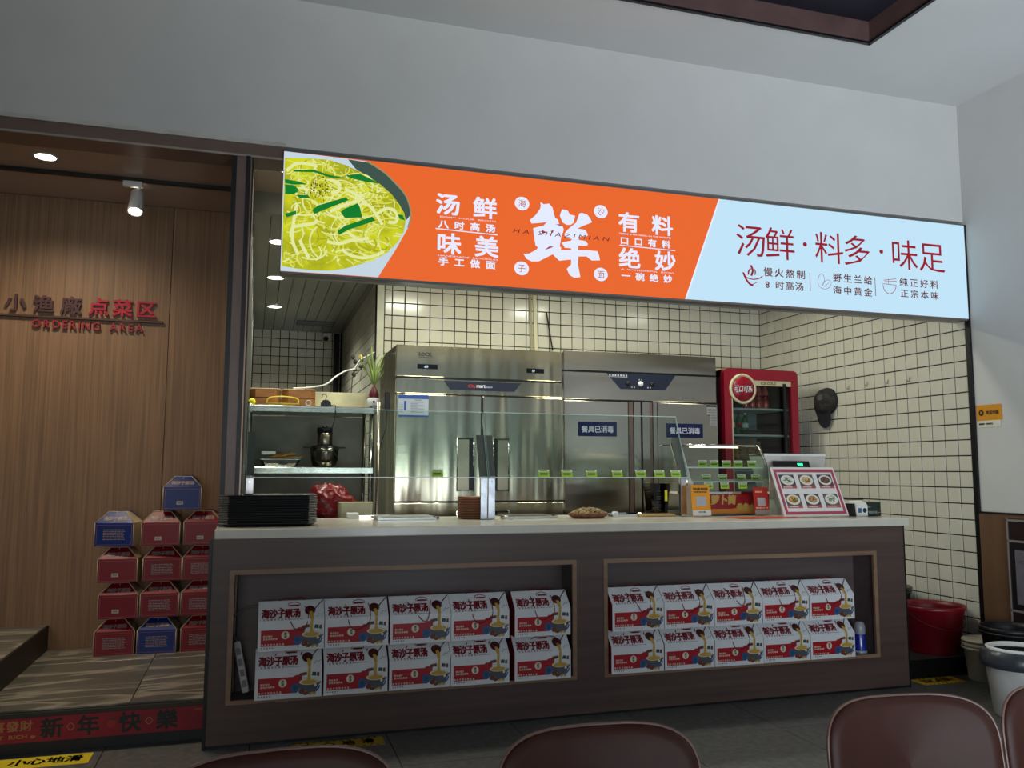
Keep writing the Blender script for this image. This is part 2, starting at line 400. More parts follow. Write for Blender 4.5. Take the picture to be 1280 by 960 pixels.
# ------------------------------------------------------------------ lamps
def downlight(x, y, z, r, power, label, col=(1,.95,.85), group=None, em=9):
    t = thing('recessed_downlight', label, 'ceiling light', (x, y, z), 0, group)
    MB().lathe([(r, -.004), (r*1.18, -.004), (r*1.2, 0), (r*1.2, .002), (r, .002)], seg=28).build('ring', whitep, t)
    MB().lathe([(.0001, -.002), (r, -.002), (r, .001)], seg=28).build('diffuser', emit('lamp_glow_%d' % em, (255,246,225), em), t)
    d = bpy.data.lights.new('downlight', 'SPOT'); d.energy = power; d.color = col; d.spot_size = math.radians(150); d.spot_blend = .8; d.shadow_soft_size = r
    o = bpy.data.objects.new('lamp', d); COL.objects.link(o); o.parent = t; o.location = (0, 0, -.012)
    return t
downlight(-1.10, .76, 2.85, .052, 58, 'bright round downlight in the bronze corridor ceiling above the ordering sign', (1,.88,.70))
downlight(-2.6, .76, 2.85, .052, 58, 'round downlight further left in the corridor ceiling, outside the frame', (1,.88,.70))
downlight(.125, .58, 2.85, .045, 16, 'downlight in the bronze ceiling beside the left end of the lit sign, nearest the room', (1,.97,.85))
downlight(.11, 1.62, 2.721, .06, 42, 'kitchen downlight half hidden by the lower left edge of the lit sign', (.95,1,.86))
downlight(.115, 2.70, 2.721, .06, 55, 'kitchen downlight just under the lower left corner of the lit sign', (.95,1,.86))
downlight(.135, 3.92, 2.721, .06, 120, 'kitchen downlight deepest in the kitchen, nearest the rear tiled wall', (.95,1,.86))
# ceiling lamps further inside the kitchen, above and behind the sign
for i, (x, y) in enumerate(((1.25, 1.45), (2.45, 1.45), (3.55, 1.45))):
    t = thing('led_panel', ('square ceiling light of the kitchen above the steel refrigerator', 'square ceiling light of the kitchen above the disinfection cabinet', 'square ceiling light of the kitchen above the red drinks cooler')[i], 'ceiling light', (x, y, 2.72), 0)
    MB().box(-.16, -.08, -.006, .16, .08, .001).build('frame', whitep, t)
    MB().box(-.15, -.07, -.008, .15, .07, -.005).build('diffuser', emit('panel_glow', (250,252,228), 10), t)
    d = bpy.data.lights.new('led', 'AREA'); d.shape = 'RECTANGLE'; d.size = .3; d.size_y = .14; d.energy = (14, 10, 2)[i]; d.color = (.97, 1, .84)
    o = bpy.data.objects.new('lamp', d); COL.objects.link(o); o.parent = t; o.location = (0, 0, -.012)
for i, x in enumerate((1.35, 2.75)):  # two extra ceiling lamps out of sight, added to brighten the countertop
    t = thing('led_panel', ('added square ceiling light to brighten the counter, unseen behind the orange half of the sign', 'added square ceiling light to brighten the counter, unseen behind the pale half of the sign')[i], 'ceiling light', (x, .66, 2.85), 0)
    MB().box(-.16, -.08, -.006, .16, .08, .001).build('frame', whitep, t)
    MB().box(-.15, -.07, -.008, .15, .07, -.005).build('diffuser', emit('panel_glow', (250,252,228), 10), t)
    d = bpy.data.lights.new('led', 'AREA'); d.shape = 'RECTANGLE'; d.size = .3; d.size_y = .14; d.energy = 9; d.color = (1, 1, .88)
    o = bpy.data.objects.new('lamp', d); COL.objects.link(o); o.parent = t; o.location = (0, 0, -.012)
# track spotlight
tr_ = thing('lighting_track', 'black track crossing the bronze corridor ceiling', 'track', (-1.5, .985, 2.852))
MB().box(-3.4, -.014, -.02, 1.34, .014, 0).build('rail', blackm, tr_)
t = thing('track_spotlight', 'white cylinder spotlight hanging from the black ceiling track', 'spotlight', (-.70, .985, 2.832))
MB().bev(-.055, -.018, -.03, .045, .018, 0, .003).build('adapter', whitep, t)
MB().tube([(.03, 0, -.03), (.03, 0, -.075)], .007).build('stem', whitep, t)
hd = MB().lathe([(.03, .065), (.034, .06), (.041, -.07), (.041, -.078), (.036, -.078), (.034, -.06)], seg=28).build('lamp_head', whitep, t, (.02, -.01, -.115), (math.radians(-24), 0, 0))
MB().lathe([(.0001, -.07), (.036, -.071)], seg=28).build('lens', emit('spot_glow', (255,250,235), 14), t, (.02, -.01, -.115), (math.radians(-24), 0, 0))
d = bpy.data.lights.new('spot', 'SPOT'); d.energy = 45; d.color = (1,.84,.62); d.spot_size = math.radians(85); d.spot_blend = .7; d.shadow_soft_size = .03
o = bpy.data.objects.new('lamp', d); COL.objects.link(o); o.parent = t; o.location = (.02, -.048, -.192); o.rotation_euler = (math.radians(-24), 0, 0)

# ------------------------------------------------------------------ lit menu sign
SO, SB, SW = emit('sign_orange', (234,104,46)), emit('sign_pale_blue', (194,228,248)), emit('sign_white_print', (230,236,255))
SR, SD = emit('sign_dark_red_print', (150,28,44)), emit('sign_small_print', (104,44,40))
sg = thing('lightbox_sign', 'long lit orange and pale blue menu sign with noodle bowl picture over the counter', 'sign', (0, 0, 0))
y0 = .130
MB().bev(.090, y0+.002, 2.168, 4.298, .199, 2.795, .004).build('housing', flat('sign_frame_grey', (112,110,106), .4, .4), sg)
MB().box(.092, y0, 2.181, 4.297, y0+.003, 2.784).build('orange_face', SO, sg)
MB().prism_y([(2.53,2.784),(4.297,2.784),(4.297,2.181),(2.30,2.181)], y0-.0005, y0).build('pale_face', SB, sg)
MB().prism_y([(2.522,2.784),(2.532,2.784),(2.302,2.181),(2.292,2.181)], y0-.0009, y0).build('pale_border', SW, sg)
soup = [(.097,2.751),(.198,2.76),(.307,2.765),(.39,2.747),(.48,2.714),(.565,2.668),(.627,2.619),(.666,2.572),(.694,2.527),(.702,2.488),(.692,2.425),(.662,2.371),(.617,2.317),(.557,2.277),(.483,2.244),(.409,2.217),(.336,2.199),(.249,2.194),(.177,2.197),(.097,2.206)]
bowlp = thing_b = MB().prism_y([(.0922,2.784),(.285,2.782),(.404,2.780),(.50,2.778),(.586,2.729),(.641,2.68),(.684,2.637),(.712,2.592),(.729,2.522),(.714,2.45),(.655,2.335),(.566,2.183),(.373,2.183),(.0922,2.181)][::-1], y0-.0005, y0).build('bowl_picture', emit('sign_bowl_white', (196,214,226)), sg)
MB().prism_y([(.404,2.778),(.509,2.772),(.586,2.729),(.641,2.68),(.684,2.637),(.712,2.592),(.727,2.522),(.71,2.497),(.70,2.488),(.66,2.55),(.565,2.66),(.442,2.733)][::-1], y0-.0008, y0).build('bowl_inside', emit('sign_bowl_inside', (62,84,76)), bowlp)
MB().ribbon([(.5,2.778),(.586,2.731),(.641,2.683),(.684,2.640),(.712,2.594),(.728,2.522),(.714,2.45)], .008, y0-.001).build('bowl_rim', emit('sign_bowl_rim', (150,140,100)), bowlp)
MB().prism_y(soup[::-1], y0-.0011, y0).build('soup', emit('sign_soup', (188,192,30), 1, .28), bowlp)
def inside(p):
    c = False; n = len(soup)
    for i in range(n):
        a, b = soup[i], soup[i-1]
        if (a[1] > p[1]) != (b[1] > p[1]) and p[0] < (b[0]-a[0])*(p[1]-a[1])/(b[1]-a[1])+a[0]: c = not c
    return c
R = random.Random(5)
nb, ns, nd = MB(), MB(), MB()
for k in range(560):
    cx, cz = R.uniform(.08, .68), R.uniform(2.21, 2.75); dens = 1 if cz > 2.42 else .5
    if R.random() > dens: continue
    a = R.uniform(0, 2*PI); r = R.uniform(.03, .12); da = R.uniform(.6, 2.2)*R.choice((-1, 1)); ex = R.uniform(.5, 1)
    pts = [(cx+r*math.cos(a+da*t/7), cz+r*ex*math.sin(a+da*t/7)) for t in range(8)]
    pts = [p for p in pts if inside(p) and p[0] > .1]
    if len(pts) < 4: continue
    wd = R.uniform(.0025, .0085); yy = y0-.0013-.0000016*k
    (nd if k % 5 == 0 else nb if k % 2 else ns).ribbon(pts, wd, yy)
for l in ([(.467,2.615),(.483,2.569),(.529,2.535),(.584,2.454)],[(.137,2.353),(.143,2.399),(.178,2.414),(.243,2.431),(.257,2.447)],[(.18,2.342),(.196,2.305),(.226,2.255)],[(.311,2.345),(.369,2.339),(.443,2.364),(.517,2.378)],[(.385,2.313),(.422,2.286),(.504,2.277),(.594,2.315)],[(.56,2.514),(.605,2.542),(.652,2.523),(.652,2.476),(.614,2.472)],[(.106,2.684),(.155,2.728),(.228,2.729),(.25,2.716)],[(.392,2.622),(.438,2.604),(.468,2.576),(.409,2.547),(.321,2.499)],[(.161,2.522),(.149,2.445),(.145,2.339),(.175,2.266)],[(.317,2.661),(.362,2.65),(.363,2.612),(.326,2.592)],[(.412,2.4),(.458,2.373),(.488,2.368)]):
    ns.ribbon(l, .016, y0-.0023)
nb.build('noodle', emit('sign_noodle', (216,220,84)), bowlp)['kind'] = 'stuff'
ns.build('noodle', emit('sign_noodle_light', (226,232,158)), bowlp)['kind'] = 'stuff'
nd.build('noodle', emit('sign_noodle_shade', (168,168,26)), bowlp)['kind'] = 'stuff'
for g in ([(.138,2.692),(.236,2.705),(.309,2.687),(.406,2.678),(.317,2.673),(.243,2.692),(.142,2.684)],[(.235,2.499),(.262,2.524),(.397,2.58),(.412,2.566),(.292,2.504),(.245,2.478)],[(.373,2.501),(.395,2.522),(.457,2.555),(.469,2.533),(.481,2.484),(.396,2.472)],[(.361,2.403),(.397,2.433),(.53,2.492),(.549,2.474),(.412,2.412),(.368,2.383)],[(.1,2.642),(.165,2.637),(.209,2.626),(.137,2.618),(.101,2.622)],[(.101,2.615),(.144,2.616),(.17,2.592),(.145,2.57),(.103,2.566)],[(.156,2.567),(.21,2.573),(.225,2.559),(.175,2.552)],[(.391,2.692),(.465,2.708),(.568,2.668),(.504,2.669),(.436,2.678)],[(.105,2.467),(.158,2.488),(.159,2.469),(.113,2.449)],[(.659,2.516),(.686,2.515),(.698,2.488),(.671,2.493)]):
    MB().prism_y(g[::-1], y0-.0026, y0-.0024).build('scallion', emit('sign_scallion', (16,124,44)), bowlp)
sd = MB()
for k in range(60):
    cx, cz = R.gauss(.275, .035), R.gauss(2.61, .022); sd.ell(cx, cz, R.uniform(.002,.005), R.uniform(.002,.006), y0-.0025, seg=7)
sd.build('seasoning', emit('sign_seasoning', (96,90,30)), bowlp)['kind'] = 'stuff'

def sgn(fn, m, name='lettering'):
    mb = MB(); fn(mb); return mb.build(name, m, sg)
def left_block(mb):
    y = y0-.0005
    text_row(mb, '汤鲜', .855, 1.190, 2.594, .135, y, bold=.022, sz=.118)
    text_fit(mb, 'EIGHT  HOUR  BROTH', .881, 2.522, 1.180, 2.530, y, bold=0)
    text_row(mb, '八时高汤', .872, 1.180, 2.487, .055, y, bold=.03, sz=.046)
    text_row(mb, '味美', .862, 1.200, 2.385, .135, y, bold=.022, sz=.118)
    text_fit(mb, 'HANDMADE  NOODLES', .872, 2.316, 1.195, 2.324, y, bold=0)
    text_row(mb, '手工做面', .874, 1.182, 2.290, .055, y, bold=.03, sz=.046)
    mb.prism_y([(.858,2.458),(1.192,2.452),(1.192,2.457),(.858,2.463)], y-.0004, y)
def right_block(mb):
    y = y0-.0005
    text_row(mb, '有料', 1.885, 2.225, 2.592, .135, y, bold=.022, sz=.118)
    text_fit(mb, 'THERE IS MATERIAL IN THE MOUTH', 1.89, 2.521, 2.210, 2.529, y, bold=.01)
    text_row(mb, '口口有料', 1.896, 2.206, 2.486, .055, y, bold=.03, sz=.046)
    text_row(mb, '绝妙', 1.887, 2.240, 2.388, .135, y, bold=.022, sz=.118)
    text_fit(mb, 'A  WONDERFUL  BOWL', 1.90, 2.320, 2.232, 2.328, y, bold=0)
    text_row(mb, '一碗绝妙', 1.902, 2.214, 2.288, .055, y, bold=.03, sz=.046)
    mb.prism_y([(1.893,2.456),(2.235,2.452),(2.235,2.457),(1.893,2.461)], y-.0004, y)
sgn(left_block, SW); sgn(right_block, SW)
# the big brush character
K = lambda l: [(1.274+(x/7.68-11)*.0046, 2.483-(y/7.68-54)*.00437+(x/7.68-11)*.00039) for x, y in l]
bigs = [[(345,133),(378,152),(430,145),(462,185),(475,245),(488,285),(515,300),(525,345),(560,370),(570,400),(545,470),(530,560),(545,575),(540,595),(460,640),(330,705),(265,705),(215,680),(188,632),(240,630),(310,592),(322,570),(300,550),(285,450),(278,385),(375,360),(410,325),(330,335),(262,340),(248,305),(300,260),(345,195),(350,160)],
 [(555,200),(605,208),(630,250),(680,262),(665,330),(640,350),(600,352),(560,330),(533,265),(540,235)],
 [(722,240),(745,232),(800,250),(830,290),(845,325),(760,360),(700,388),(780,400),(805,450),(790,465),(720,470),(715,500),(780,510),(805,540),(795,555),(710,555),(708,600),(800,600),(895,610),(912,650),(922,700),(840,700),(790,660),(710,660),(705,740),(728,860),(670,868),(625,840),(598,780),(640,735),(640,690),(525,700),(470,645),(460,620),(540,600),(640,595),(640,580),(580,575),(548,525),(640,505),(650,490),(590,478),(575,440),(610,395),(690,330),(712,270)]]
def big(mb):
    for i, l in enumerate(bigs): mb.prism_y(K(l), y0-.0010-.0002*i, y0)
sgn(big, SW, 'brush_character')
def cuts(mb):
    for l in ([(355,400),(405,425),(365,440)],[(445,412),(470,405),(466,430),(452,428)],[(383,598),(430,562),(474,566),(440,578)],[(490,345),(530,348),(560,362),(520,358)]): mb.prism_y(K(l)[::-1], y0-.0018, y0-.0016)
sgn(cuts, emit('sign_cut', (150,50,50)), 'brush_gap')
sgn(lambda mb: text_fit(mb, 'H A   S H A Z I M I A N', 1.276, 2.474, 1.834, 2.497, y0-.0020, bold=0., shear=.2), emit('sign_thin_print', (120,38,38)))
for ch, x, z in (('海',1.327,2.639),('沙',1.783,2.638),('子',1.325,2.285),('面',1.780,2.285)):
    o = MB().ell(x, z, .041, .037, y0, th=.0006).build('white_disc', SW, sg)
    text_row(MB(), ch, x-.024, x+.024, z, .046, y0-.0010, bold=0.).build('lettering', emit('sign_red_small', (186,74,52)), o)
def title(mb):
    for ch, x, z in (('汤',2.728,2.553),('鲜',2.925,2.550),('料',3.268,2.553),('多',3.466,2.552),('味',3.820,2.556),('足',4.030,2.556)):
        text_row(mb, ch, x-.1, x+.1, z, .215, y0-.001, bold=.0, sz=.205)
    mb.ell(3.097, 2.563, .014, .013, y0-.0008); mb.ell(3.647, 2.563, .014, .013, y0-.0008)
sgn(title, SR)
def small(mb):
    y = y0-.001
    text_row(mb, '慢火熬制', 2.806, 3.094, 2.376, .064, y, bold=.012, sz=.056); text_row(mb, '8时高汤', 2.815, 3.080, 2.302, .062, y, bold=.012, sz=.054)
    text_row(mb, '野生兰蛤', 3.286, 3.572, 2.376, .064, y, bold=.012, sz=.056); text_row(mb, '海中黄金', 3.284, 3.568, 2.300, .062, y, bold=.012, sz=.054)
    text_row(mb, '纯正好料', 3.772, 4.072, 2.383, .064, y, bold=.012, sz=.056); text_row(mb, '正宗本味', 3.776, 4.068, 2.312, .062, y, bold=.012, sz=.054)
    mb.box(3.122, y-.0002, 2.281, 3.126, y, 2.393); mb.box(3.589, y-.0002, 2.282, 3.593, y, 2.397)
sgn(small, SD)
def icons(mb):
    y = y0-.001
    for l, w_ in (([(2.668,2.363),(2.69,2.335),(2.735,2.325),(2.78,2.335),(2.80,2.352)], .006), ([(2.672,2.36),(2.69,2.322),(2.712,2.297),(2.735,2.288)], .012), ([(2.712,2.29),(2.735,2.297),(2.765,2.312)], .004), ([(2.705,2.35),(2.708,2.372),(2.722,2.388)], .010), ([(2.724,2.345),(2.735,2.378),(2.722,2.408)], .013), ([(2.748,2.352),(2.752,2.372),(2.744,2.386)], .008),
        ([(3.19,2.31),(3.178,2.34),(3.19,2.38),(3.21,2.392),(3.225,2.37),(3.222,2.34),(3.205,2.32)], .0025), ([(3.195,2.308),(3.23,2.30),(3.265,2.32),(3.272,2.345),(3.25,2.358),(3.225,2.345),(3.21,2.32)], .0025), ([(3.22,2.315),(3.24,2.328),(3.255,2.34)], .002),
        ([(3.645,2.362),(3.75,2.360)], .003), ([(3.648,2.355),(3.66,2.32),(3.695,2.302),(3.73,2.32),(3.748,2.355)], .004), ([(3.655,2.385),(3.75,2.40)], .003), ([(3.655,2.375),(3.752,2.386)], .003), ([(3.672,2.392),(3.674,2.362)], .003), ([(3.690,2.395),(3.69,2.362)], .003)):
        mb.ribbon(l, w_, y)
sgn(icons, SR, 'icon')

# ------------------------------------------------------------------ counter
ct = thing('serving_counter', 'walnut-fronted serving counter with two display niches', 'counter', (1.7, .35, 0))
O = Vector((1.7, .35, 0))
def cpart(mb, name, m, par=None, **k): return mb.build(name, m, par or ct, (0,0,0) if par else -O)
cb = MB().box(-.165, .2, .012, 3.6, .75, .905)
for x0, x1, z0, z1 in ((-.165, 3.6, .766, .905), (-.165, 3.6, .012, .182), (-.165, -.083, .182, .766), (1.573, 1.729, .182, .766), (3.402, 3.6, .182, .766)): cb.box(x0, 0, z0, x1, .2, z1)
body = cpart(cb, 'body', woodc)
nl = mat('niche_lining', (92,78,76), .4, var=.08, scale=20, stretch=(.05,1,1.2))
for x0, x1 in ((-.083, 1.573), (1.729, 3.402)):
    lin_ = cpart(MB().box(x0, .188, .182, x1, .1995, .766).box(x0, .004, .182, x0+.004, .188, .766).box(x1-.004, .004, .182, x1, .188, .766).box(x0, .004, .182, x1, .188, .192).box(x0, .004, .76, x1, .188, .766), 'niche_lining', nl)
    f = MB()
    for a in ((x0-.004, .746, x1+.004, .768), (x0-.004, .180, x1+.004, .198), (x0-.004, .198, x0+.018, .746), (x1-.018, .198, x1+.004, .746)): f.box(a[0], -.004, a[1], a[2], .012, a[3])
    cpart(f, 'niche_frame', woodt)
cpart(MB().box(-.178, -.012, 0, -.165, .75, .905), 'end_panel', blackm)
cpart(MB().box(3.6, -.004, 0, 3.606, .75, .905), 'end_panel', blackm)
cpart(MB().box(-.165, .006, 0, 3.6, .7, .012), 'toe_kick', blackm)
ctop = MB().bev(-.158, -.022, .906, 3.628, .80, .950, .004).build('countertop', slabm)
tag(ctop, 'long cream stone countertop on the walnut serving counter', 'countertop')
CTZ = .951

# ------------------------------------------------------------------ white gift boxes in the niches
GR, GW = flat('gift_red_print', (168,20,34), .35), flat('gift_white', (222,224,226), .32)
GT = flat('gift_title_red', (120,14,30), .35); GK = flat('gift_dark_print', (40,42,50), .4); GY = flat('gift_yellow_print', (196,156,62), .4)
GBk = flat('gift_blue_print', (44,84,150), .4); GC = flat('gift_cream_print', (226,214,190), .4); GBr = flat('gift_brown_print', (110,56,36), .4); GG = flat('gift_teal_print', (30,80,74), .4); CORD = flat('red_cord', (120,12,28), .6)
W, D, H, FZ, SB_ = .290, .165, .209, .132, .075; SL = math.hypot(SB_, H-FZ); TH = -math.atan2(SB_, H-FZ)
GM = {}
b = MB(); pf_ = [(0,0),(0,FZ),(SB_,H),(SB_+.015,H),(D,FZ),(D,0)]
b.prism_x(pf_[::-1], -W/2, W/2); b.m[0] = 1; b.m[1] = 1
GM['carton'] = b.mesh('carton', [GW, flat('gift_red_side', (140,16,30), .4)])
m = MB()
m.prism_y([(-.132,.022),(.02,.022),(.055,.05),(.06,.100),(.03,.100),(.02,.093),(-.132,.093)], -.0006, 0)
GM['red_panel'] = m.mesh('red_panel', GR)
m = MB(); text_row(m, '鲜在海沙', -.122, -.082, .066, .0095, -.0008, bold=.02); text_row(m, '原味浓汤鲜美', -.122, -.060, .054, .0095, -.0008, bold=.02); text_row(m, '海沙子浓汤面礼盒', -.130, -.03, .029, .0095, -.0008, bold=.02); m.ell(-.026, .068, .0175, .0175, -.0009)
GM['small_print'] = m.mesh('small_print', GC)
m = MB(); text_row(m, '原', -.035, -.017, .075, .013, -.0014, bold=.03); text_row(m, '汤', -.035, -.017, .062, .013, -.0014, bold=.03); text_row(m, '净含量规格', -.130, -.078, .0145, .006, -.0008, bold=.03)
GM['seal_print'] = m.mesh('seal_print', GK)
m = MB(); m.prism_y([(.044,.066),(.05,.03),(.07,.014),(.105,.014),(.125,.03),(.132,.066)], -.0012, 0); m.ribbon([(.122,.042),(.14,.066)], .006, -.0016); m.ell(.088, .066, .044, .016, -.0012)
GM['bowl_print'] = m.mesh('bowl_print', flat('gift_bowl_print', (78,84,92), .4))
m = MB(); m.ell(.088, .068, .042, .0135, -.0018, th=.0004); m.ell(.117, .052, .006, .006, -.0018); m.ell(.0935, .132-.002, .001, .001, -.002)
GM['bowl_rim_print'] = m.mesh('bowl_rim_print', GC)
m = MB(); m.ell(.088, .067, .035, .010, -.0024); m.prism_y([(.080,.066),(.098,.066),(.094,.100),(.096,.1318),(.084,.1318),(.083,.098)], -.0026, -.002); m.ribbon([(.05,.02),(.062,.03),(.075,.022)], .01, -.0026); m.ribbon([(.09,.012),(.105,.018),(.118,.012)], .009, -.0026)
GM['soup_print'] = m.mesh('soup_print', GY)
m = MB(); m.ell(.028, .043, .019, .021, -.0020); m.ribbon([(.118,.024),(.13,.034),(.136,.05)], .006, -.0022); m.ribbon([(.105,.022),(.12,.018)], .006, -.0022)
GM['shell_print'] = m.mesh('shell_print', GBk)
m = MB(); m.ell(.058, .028, .014, .012, -.0028, seg=12); m.ell(.075, .018, .012, .008, -.0028, seg=12); m.prism_y([(.035,.092),(.08,.099),(.078,.112),(.05,.108)], -.0028, -.002); m.prism_y([(.122,.092),(.134,.088),(.134,.108),(.124,.106)], -.0010, 0)
GM['garnish_print'] = m.mesh('garnish_print', GBr)
m = MB(); m.prism_y([(.1,.094),(.12,.092),(.12,.108),(.104,.110)], -.0010, 0); m.ell(.028, .045, .009, .012, -.0026, seg=10)
GM['leaf_print'] = m.mesh('leaf_print', GG)
# on the sloping panel (drawn upright, then laid back along the slope)
m = MB(); text_row(m, '海沙子原汤', -.132, .040, .031, .036, -.0006, bold=.045, sz=.040); text_row(m, '正宗海沙子原汤', -.124, -.022, .006, .009, -.0006, bold=.02); m.ribbon([(-.015,.060),(-.012,.072),(.012,.078),(.036,.072),(.040,.060)], .003, -.0006); m.box(-.01, -.0008, .060, .035, -.0004, .067)
GM['title_print'] = m.mesh('title_print', GT)
m = MB(); m.ell(.082, .040, .024, .020, -.0010); m.ribbon([(.100,.040),(.115,.058),(.142,.0835)], .0045, -.0012)
GM['ladle_print'] = m.mesh('ladle_print', flat('gift_ladle_print', (70,22,22), .4))
m = MB(); m.prism_y([(.084,0),(.096,0),(.098,.025),(.090,.036),(.078,.034)], -.0018, -.001)
GM['noodle_print'] = m.mesh('noodle_print', GY)
m = MB(); m.ribbon([(.108,.012),(.117,.016),(.120,.024),(.130,.020),(.141,.028)], .0016, -.0008); m.box(-.018, -.0006, .004, .05, -.0004, .0055)
GM['gull_print'] = m.mesh('gull_print', flat('gift_grey_print', (90,104,124), .4))
def spt(x, s, d=.006):                                   # point on the slope panel
    return (x, s/SL*SB_-d*math.cos(TH), FZ+s/SL*(H-FZ)+d*SB_/SL)
cords = {
 0: [spt(-.052,.066), spt(-.030,.045), (0,-.006,.118), (.012,-.007,.098), (.040,-.007,.088), (.062,-.008,.100), spt(.075,.03), spt(.058,.070)],
 1: [spt(-.050,.070), spt(-.045,.03), (-.034,-.006,.100), (-.01,-.006,.078), (.03,-.006,.088), (.058,-.006,.112), spt(.062,.03), spt(.056,.072)],
 2: [spt(-.060,.070), spt(-.038,.038), (.000,-.006,.112), (.022,-.006,.100), (.036,-.006,.118), spt(.048,.04), spt(.056,.074)],
 3: [spt(-.055,.074), spt(-.061,.062)], 4: [spt(-.048,.072,.007), spt(-.01,.083,.010), spt(.05,.080,.012), spt(.085,.066,.01), spt(.092,.04,.006), spt(.075,.03,.005)]}
for k, l in cords.items():
    mb = MB()
    mb.tube(smooth_pts(l, 5), .0021, 6)
    if k == 3: mb.tube([spt(.056,.074), spt(.052,.060)], .0021, 6)
    GM['c%d' % k] = mb.mesh('cord', CORD)
mb = MB().tube(smooth_pts([(-.055,.076,H-.002), (-.03,.088,H+.010), (.01,.085,H+.006), (.05,.088,H+.013), (.058,.078,H)], 5), .0021, 6); GM['ct'] = mb.mesh('cord', CORD)
def gift(loc, label, group, cord, top, rz=0):
    t = thing('gift_box', label, 'gift box', loc, rz, group)
    for k in ('carton', 'red_panel', 'small_print', 'seal_print', 'bowl_print', 'bowl_rim_print', 'soup_print', 'shell_print', 'garnish_print', 'leaf_print'): obj(k, GM[k], t)
    for k in ('title_print', 'ladle_print', 'noodle_print', 'gull_print'): obj(k, GM[k], t, (0, 0, FZ), (TH, 0, 0)).scale.z = SL/.0858
    obj('cord', GM['c%d' % cord], t)
    if top: obj('cord', GM['ct'], t)
R = random.Random(3)
nth = ['leftmost', 'second from the left', 'middle one', 'second from the right', 'rightmost']
for ni, (nm, xs_) in enumerate((('left', (.187, .480, .778, 1.070, 1.388)), ('right', (1.905, 2.195, 2.487, 2.782, 3.074)))):
    for row in (0, 1):
        for i, x in enumerate(xs_):
            cd = (3 if not (ni == 0 and i == 4) else 4) if row == 0 else (0, 1, 2, 1, 1)[i]
            if ni == 1 and row == 0 and i == 2: cd = 1
            gift((x-(.006 if row == 0 and i == 0 else 0)-(0, -.006)[row]*0, -.030+R.uniform(-.003, .003), .1985+row*.2085), 'white soup gift box, %s, %s row of the %s niche' % (nth[i], ('bottom', 'top')[row], nm), 'white gift boxes in the %s niche' % nm, cd, row == 1, R.uniform(-.012, .012))
# things leaning in the niches
t = thing('power_strip', 'pale power strip leaning at the left end of the left niche', 'power strip', (.000, .09, .204), 0)
t.rotation_euler = (math.radians(-8), math.radians(-12), 0)
MB().bev(-.016, -.012, .004, .016, .012, .235, .004).build('casing', flat('pale_plastic', (186,184,180), .45), t)
sk = MB()
for i in range(4): sk.bev(-.009, -.0135, .03+.048*i, .009, -.0115, .06+.048*i, .0008)
sk.build('socket', flat('grey_socket', (120,118,116), .5), t)
o = MB().tube(smooth_pts([(0,0,.235),(-.008,.0,.29),(.01,0,.345),(.07,.012,.37),(.14,.02,.36)], 6), .004, 8).build('cable', flat('grey_cable', (110,106,104), .5), t)
t = thing('spray_bottle', 'blue bottle with frosted cap at the right end of the right niche', 'bottle', (3.335, .075, .194))
MB().lathe([(.034,0),(.036,.004),(.035,.02),(.030,.10),(.027,.108)], seg=24).build('body', mat('blue_bottle', (26,44,150), .25, coat=.5), t)
MB().lathe([(.037,0),(.0375,.012),(.036,.014)], seg=24).build('foot_ring', flat('frosted_grey', (150,154,160), .3), t)
MB().lathe([(.029,.104),(.031,.118),(.030,.145),(.024,.165),(.012,.172)], seg=24).build('cap', flat('frosted_grey', (150,154,160), .3), t)

# ------------------------------------------------------------------ things on the counter
# black serving trays
TR = thing('serving_tray', 'x', 'tray', (.075, .27, CTZ), 0, 'black trays stacked on the left end of the counter')
def rr(w, d, c): return [(-w+c,-d),(w-c,-d),(w,-d+c),(w,d-c),(w-c,d),(-w+c,d),(-w,d-c),(-w,-d+c)]
def loft(mb, rings, mi=0, cap0=True, cap1=True, smooth=False):
    n = len(rings[0][0]); o = []; vs = []; fs = []
    for poly, z in rings: o.append(len(vs)); vs += [(x, y, z) for x, y in poly]
    for a in range(len(rings)-1):
        for i in range(n): fs.append((o[a]+i, o[a]+(i+1)%n, o[a+1]+(i+1)%n, o[a+1]+i))
    if cap0: fs.append([o[0]+i for i in range(n)][::-1])
    if cap1: fs.append([o[-1]+i for i in range(n)])
    return mb.add(vs, fs, mi, smooth)
mb = MB(); loft(mb, [(rr(.195,.135,.03),0),(rr(.215,.152,.035),.0120),(rr(.222,.158,.04),.0135),(rr(.222,.158,.04),.0150),(rr(.212,.149,.035),.0140),(rr(.193,.133,.03),.004)])
tm_ = mb.mesh('tray_body', mat('black_tray', (12,12,13), .45, var=.05))
obj('tray_body', tm_, TR)
mb = MB()
for s in (-1, 1):
    for q in (-1, 1):
        mb.add([(s*.222,q*.118,.0125),(s*.182,q*.158,.0125),(s*.184,q*.1595,.0165),(s*.2235,q*.120,.0165),(s*.219,q*.116,.0165),(s*.180,q*.155,.0165)], [(0,1,2,3),(3,2,5,4)])
hm = mb.mesh('corner_rim', flat('rim_glint_grey', (150,148,144), .3))  # grey corners stand in for silver reflections on the black tray rims
obj('corner_rim', hm, TR)
index_kids()
N_TR = 17
TR['label'] = 'black serving tray at the bottom of the tray stack on the counter'
for i in range(1, N_TR):
    dup(TR, (.075+random.uniform(-.002,.002), .27+random.uniform(-.002,.002), CTZ+.0082*i), random.uniform(-.006,.006), 'black serving tray on top of the tray stack' if i == N_TR-1 else 'black serving tray inside the tall tray stack on the counter')

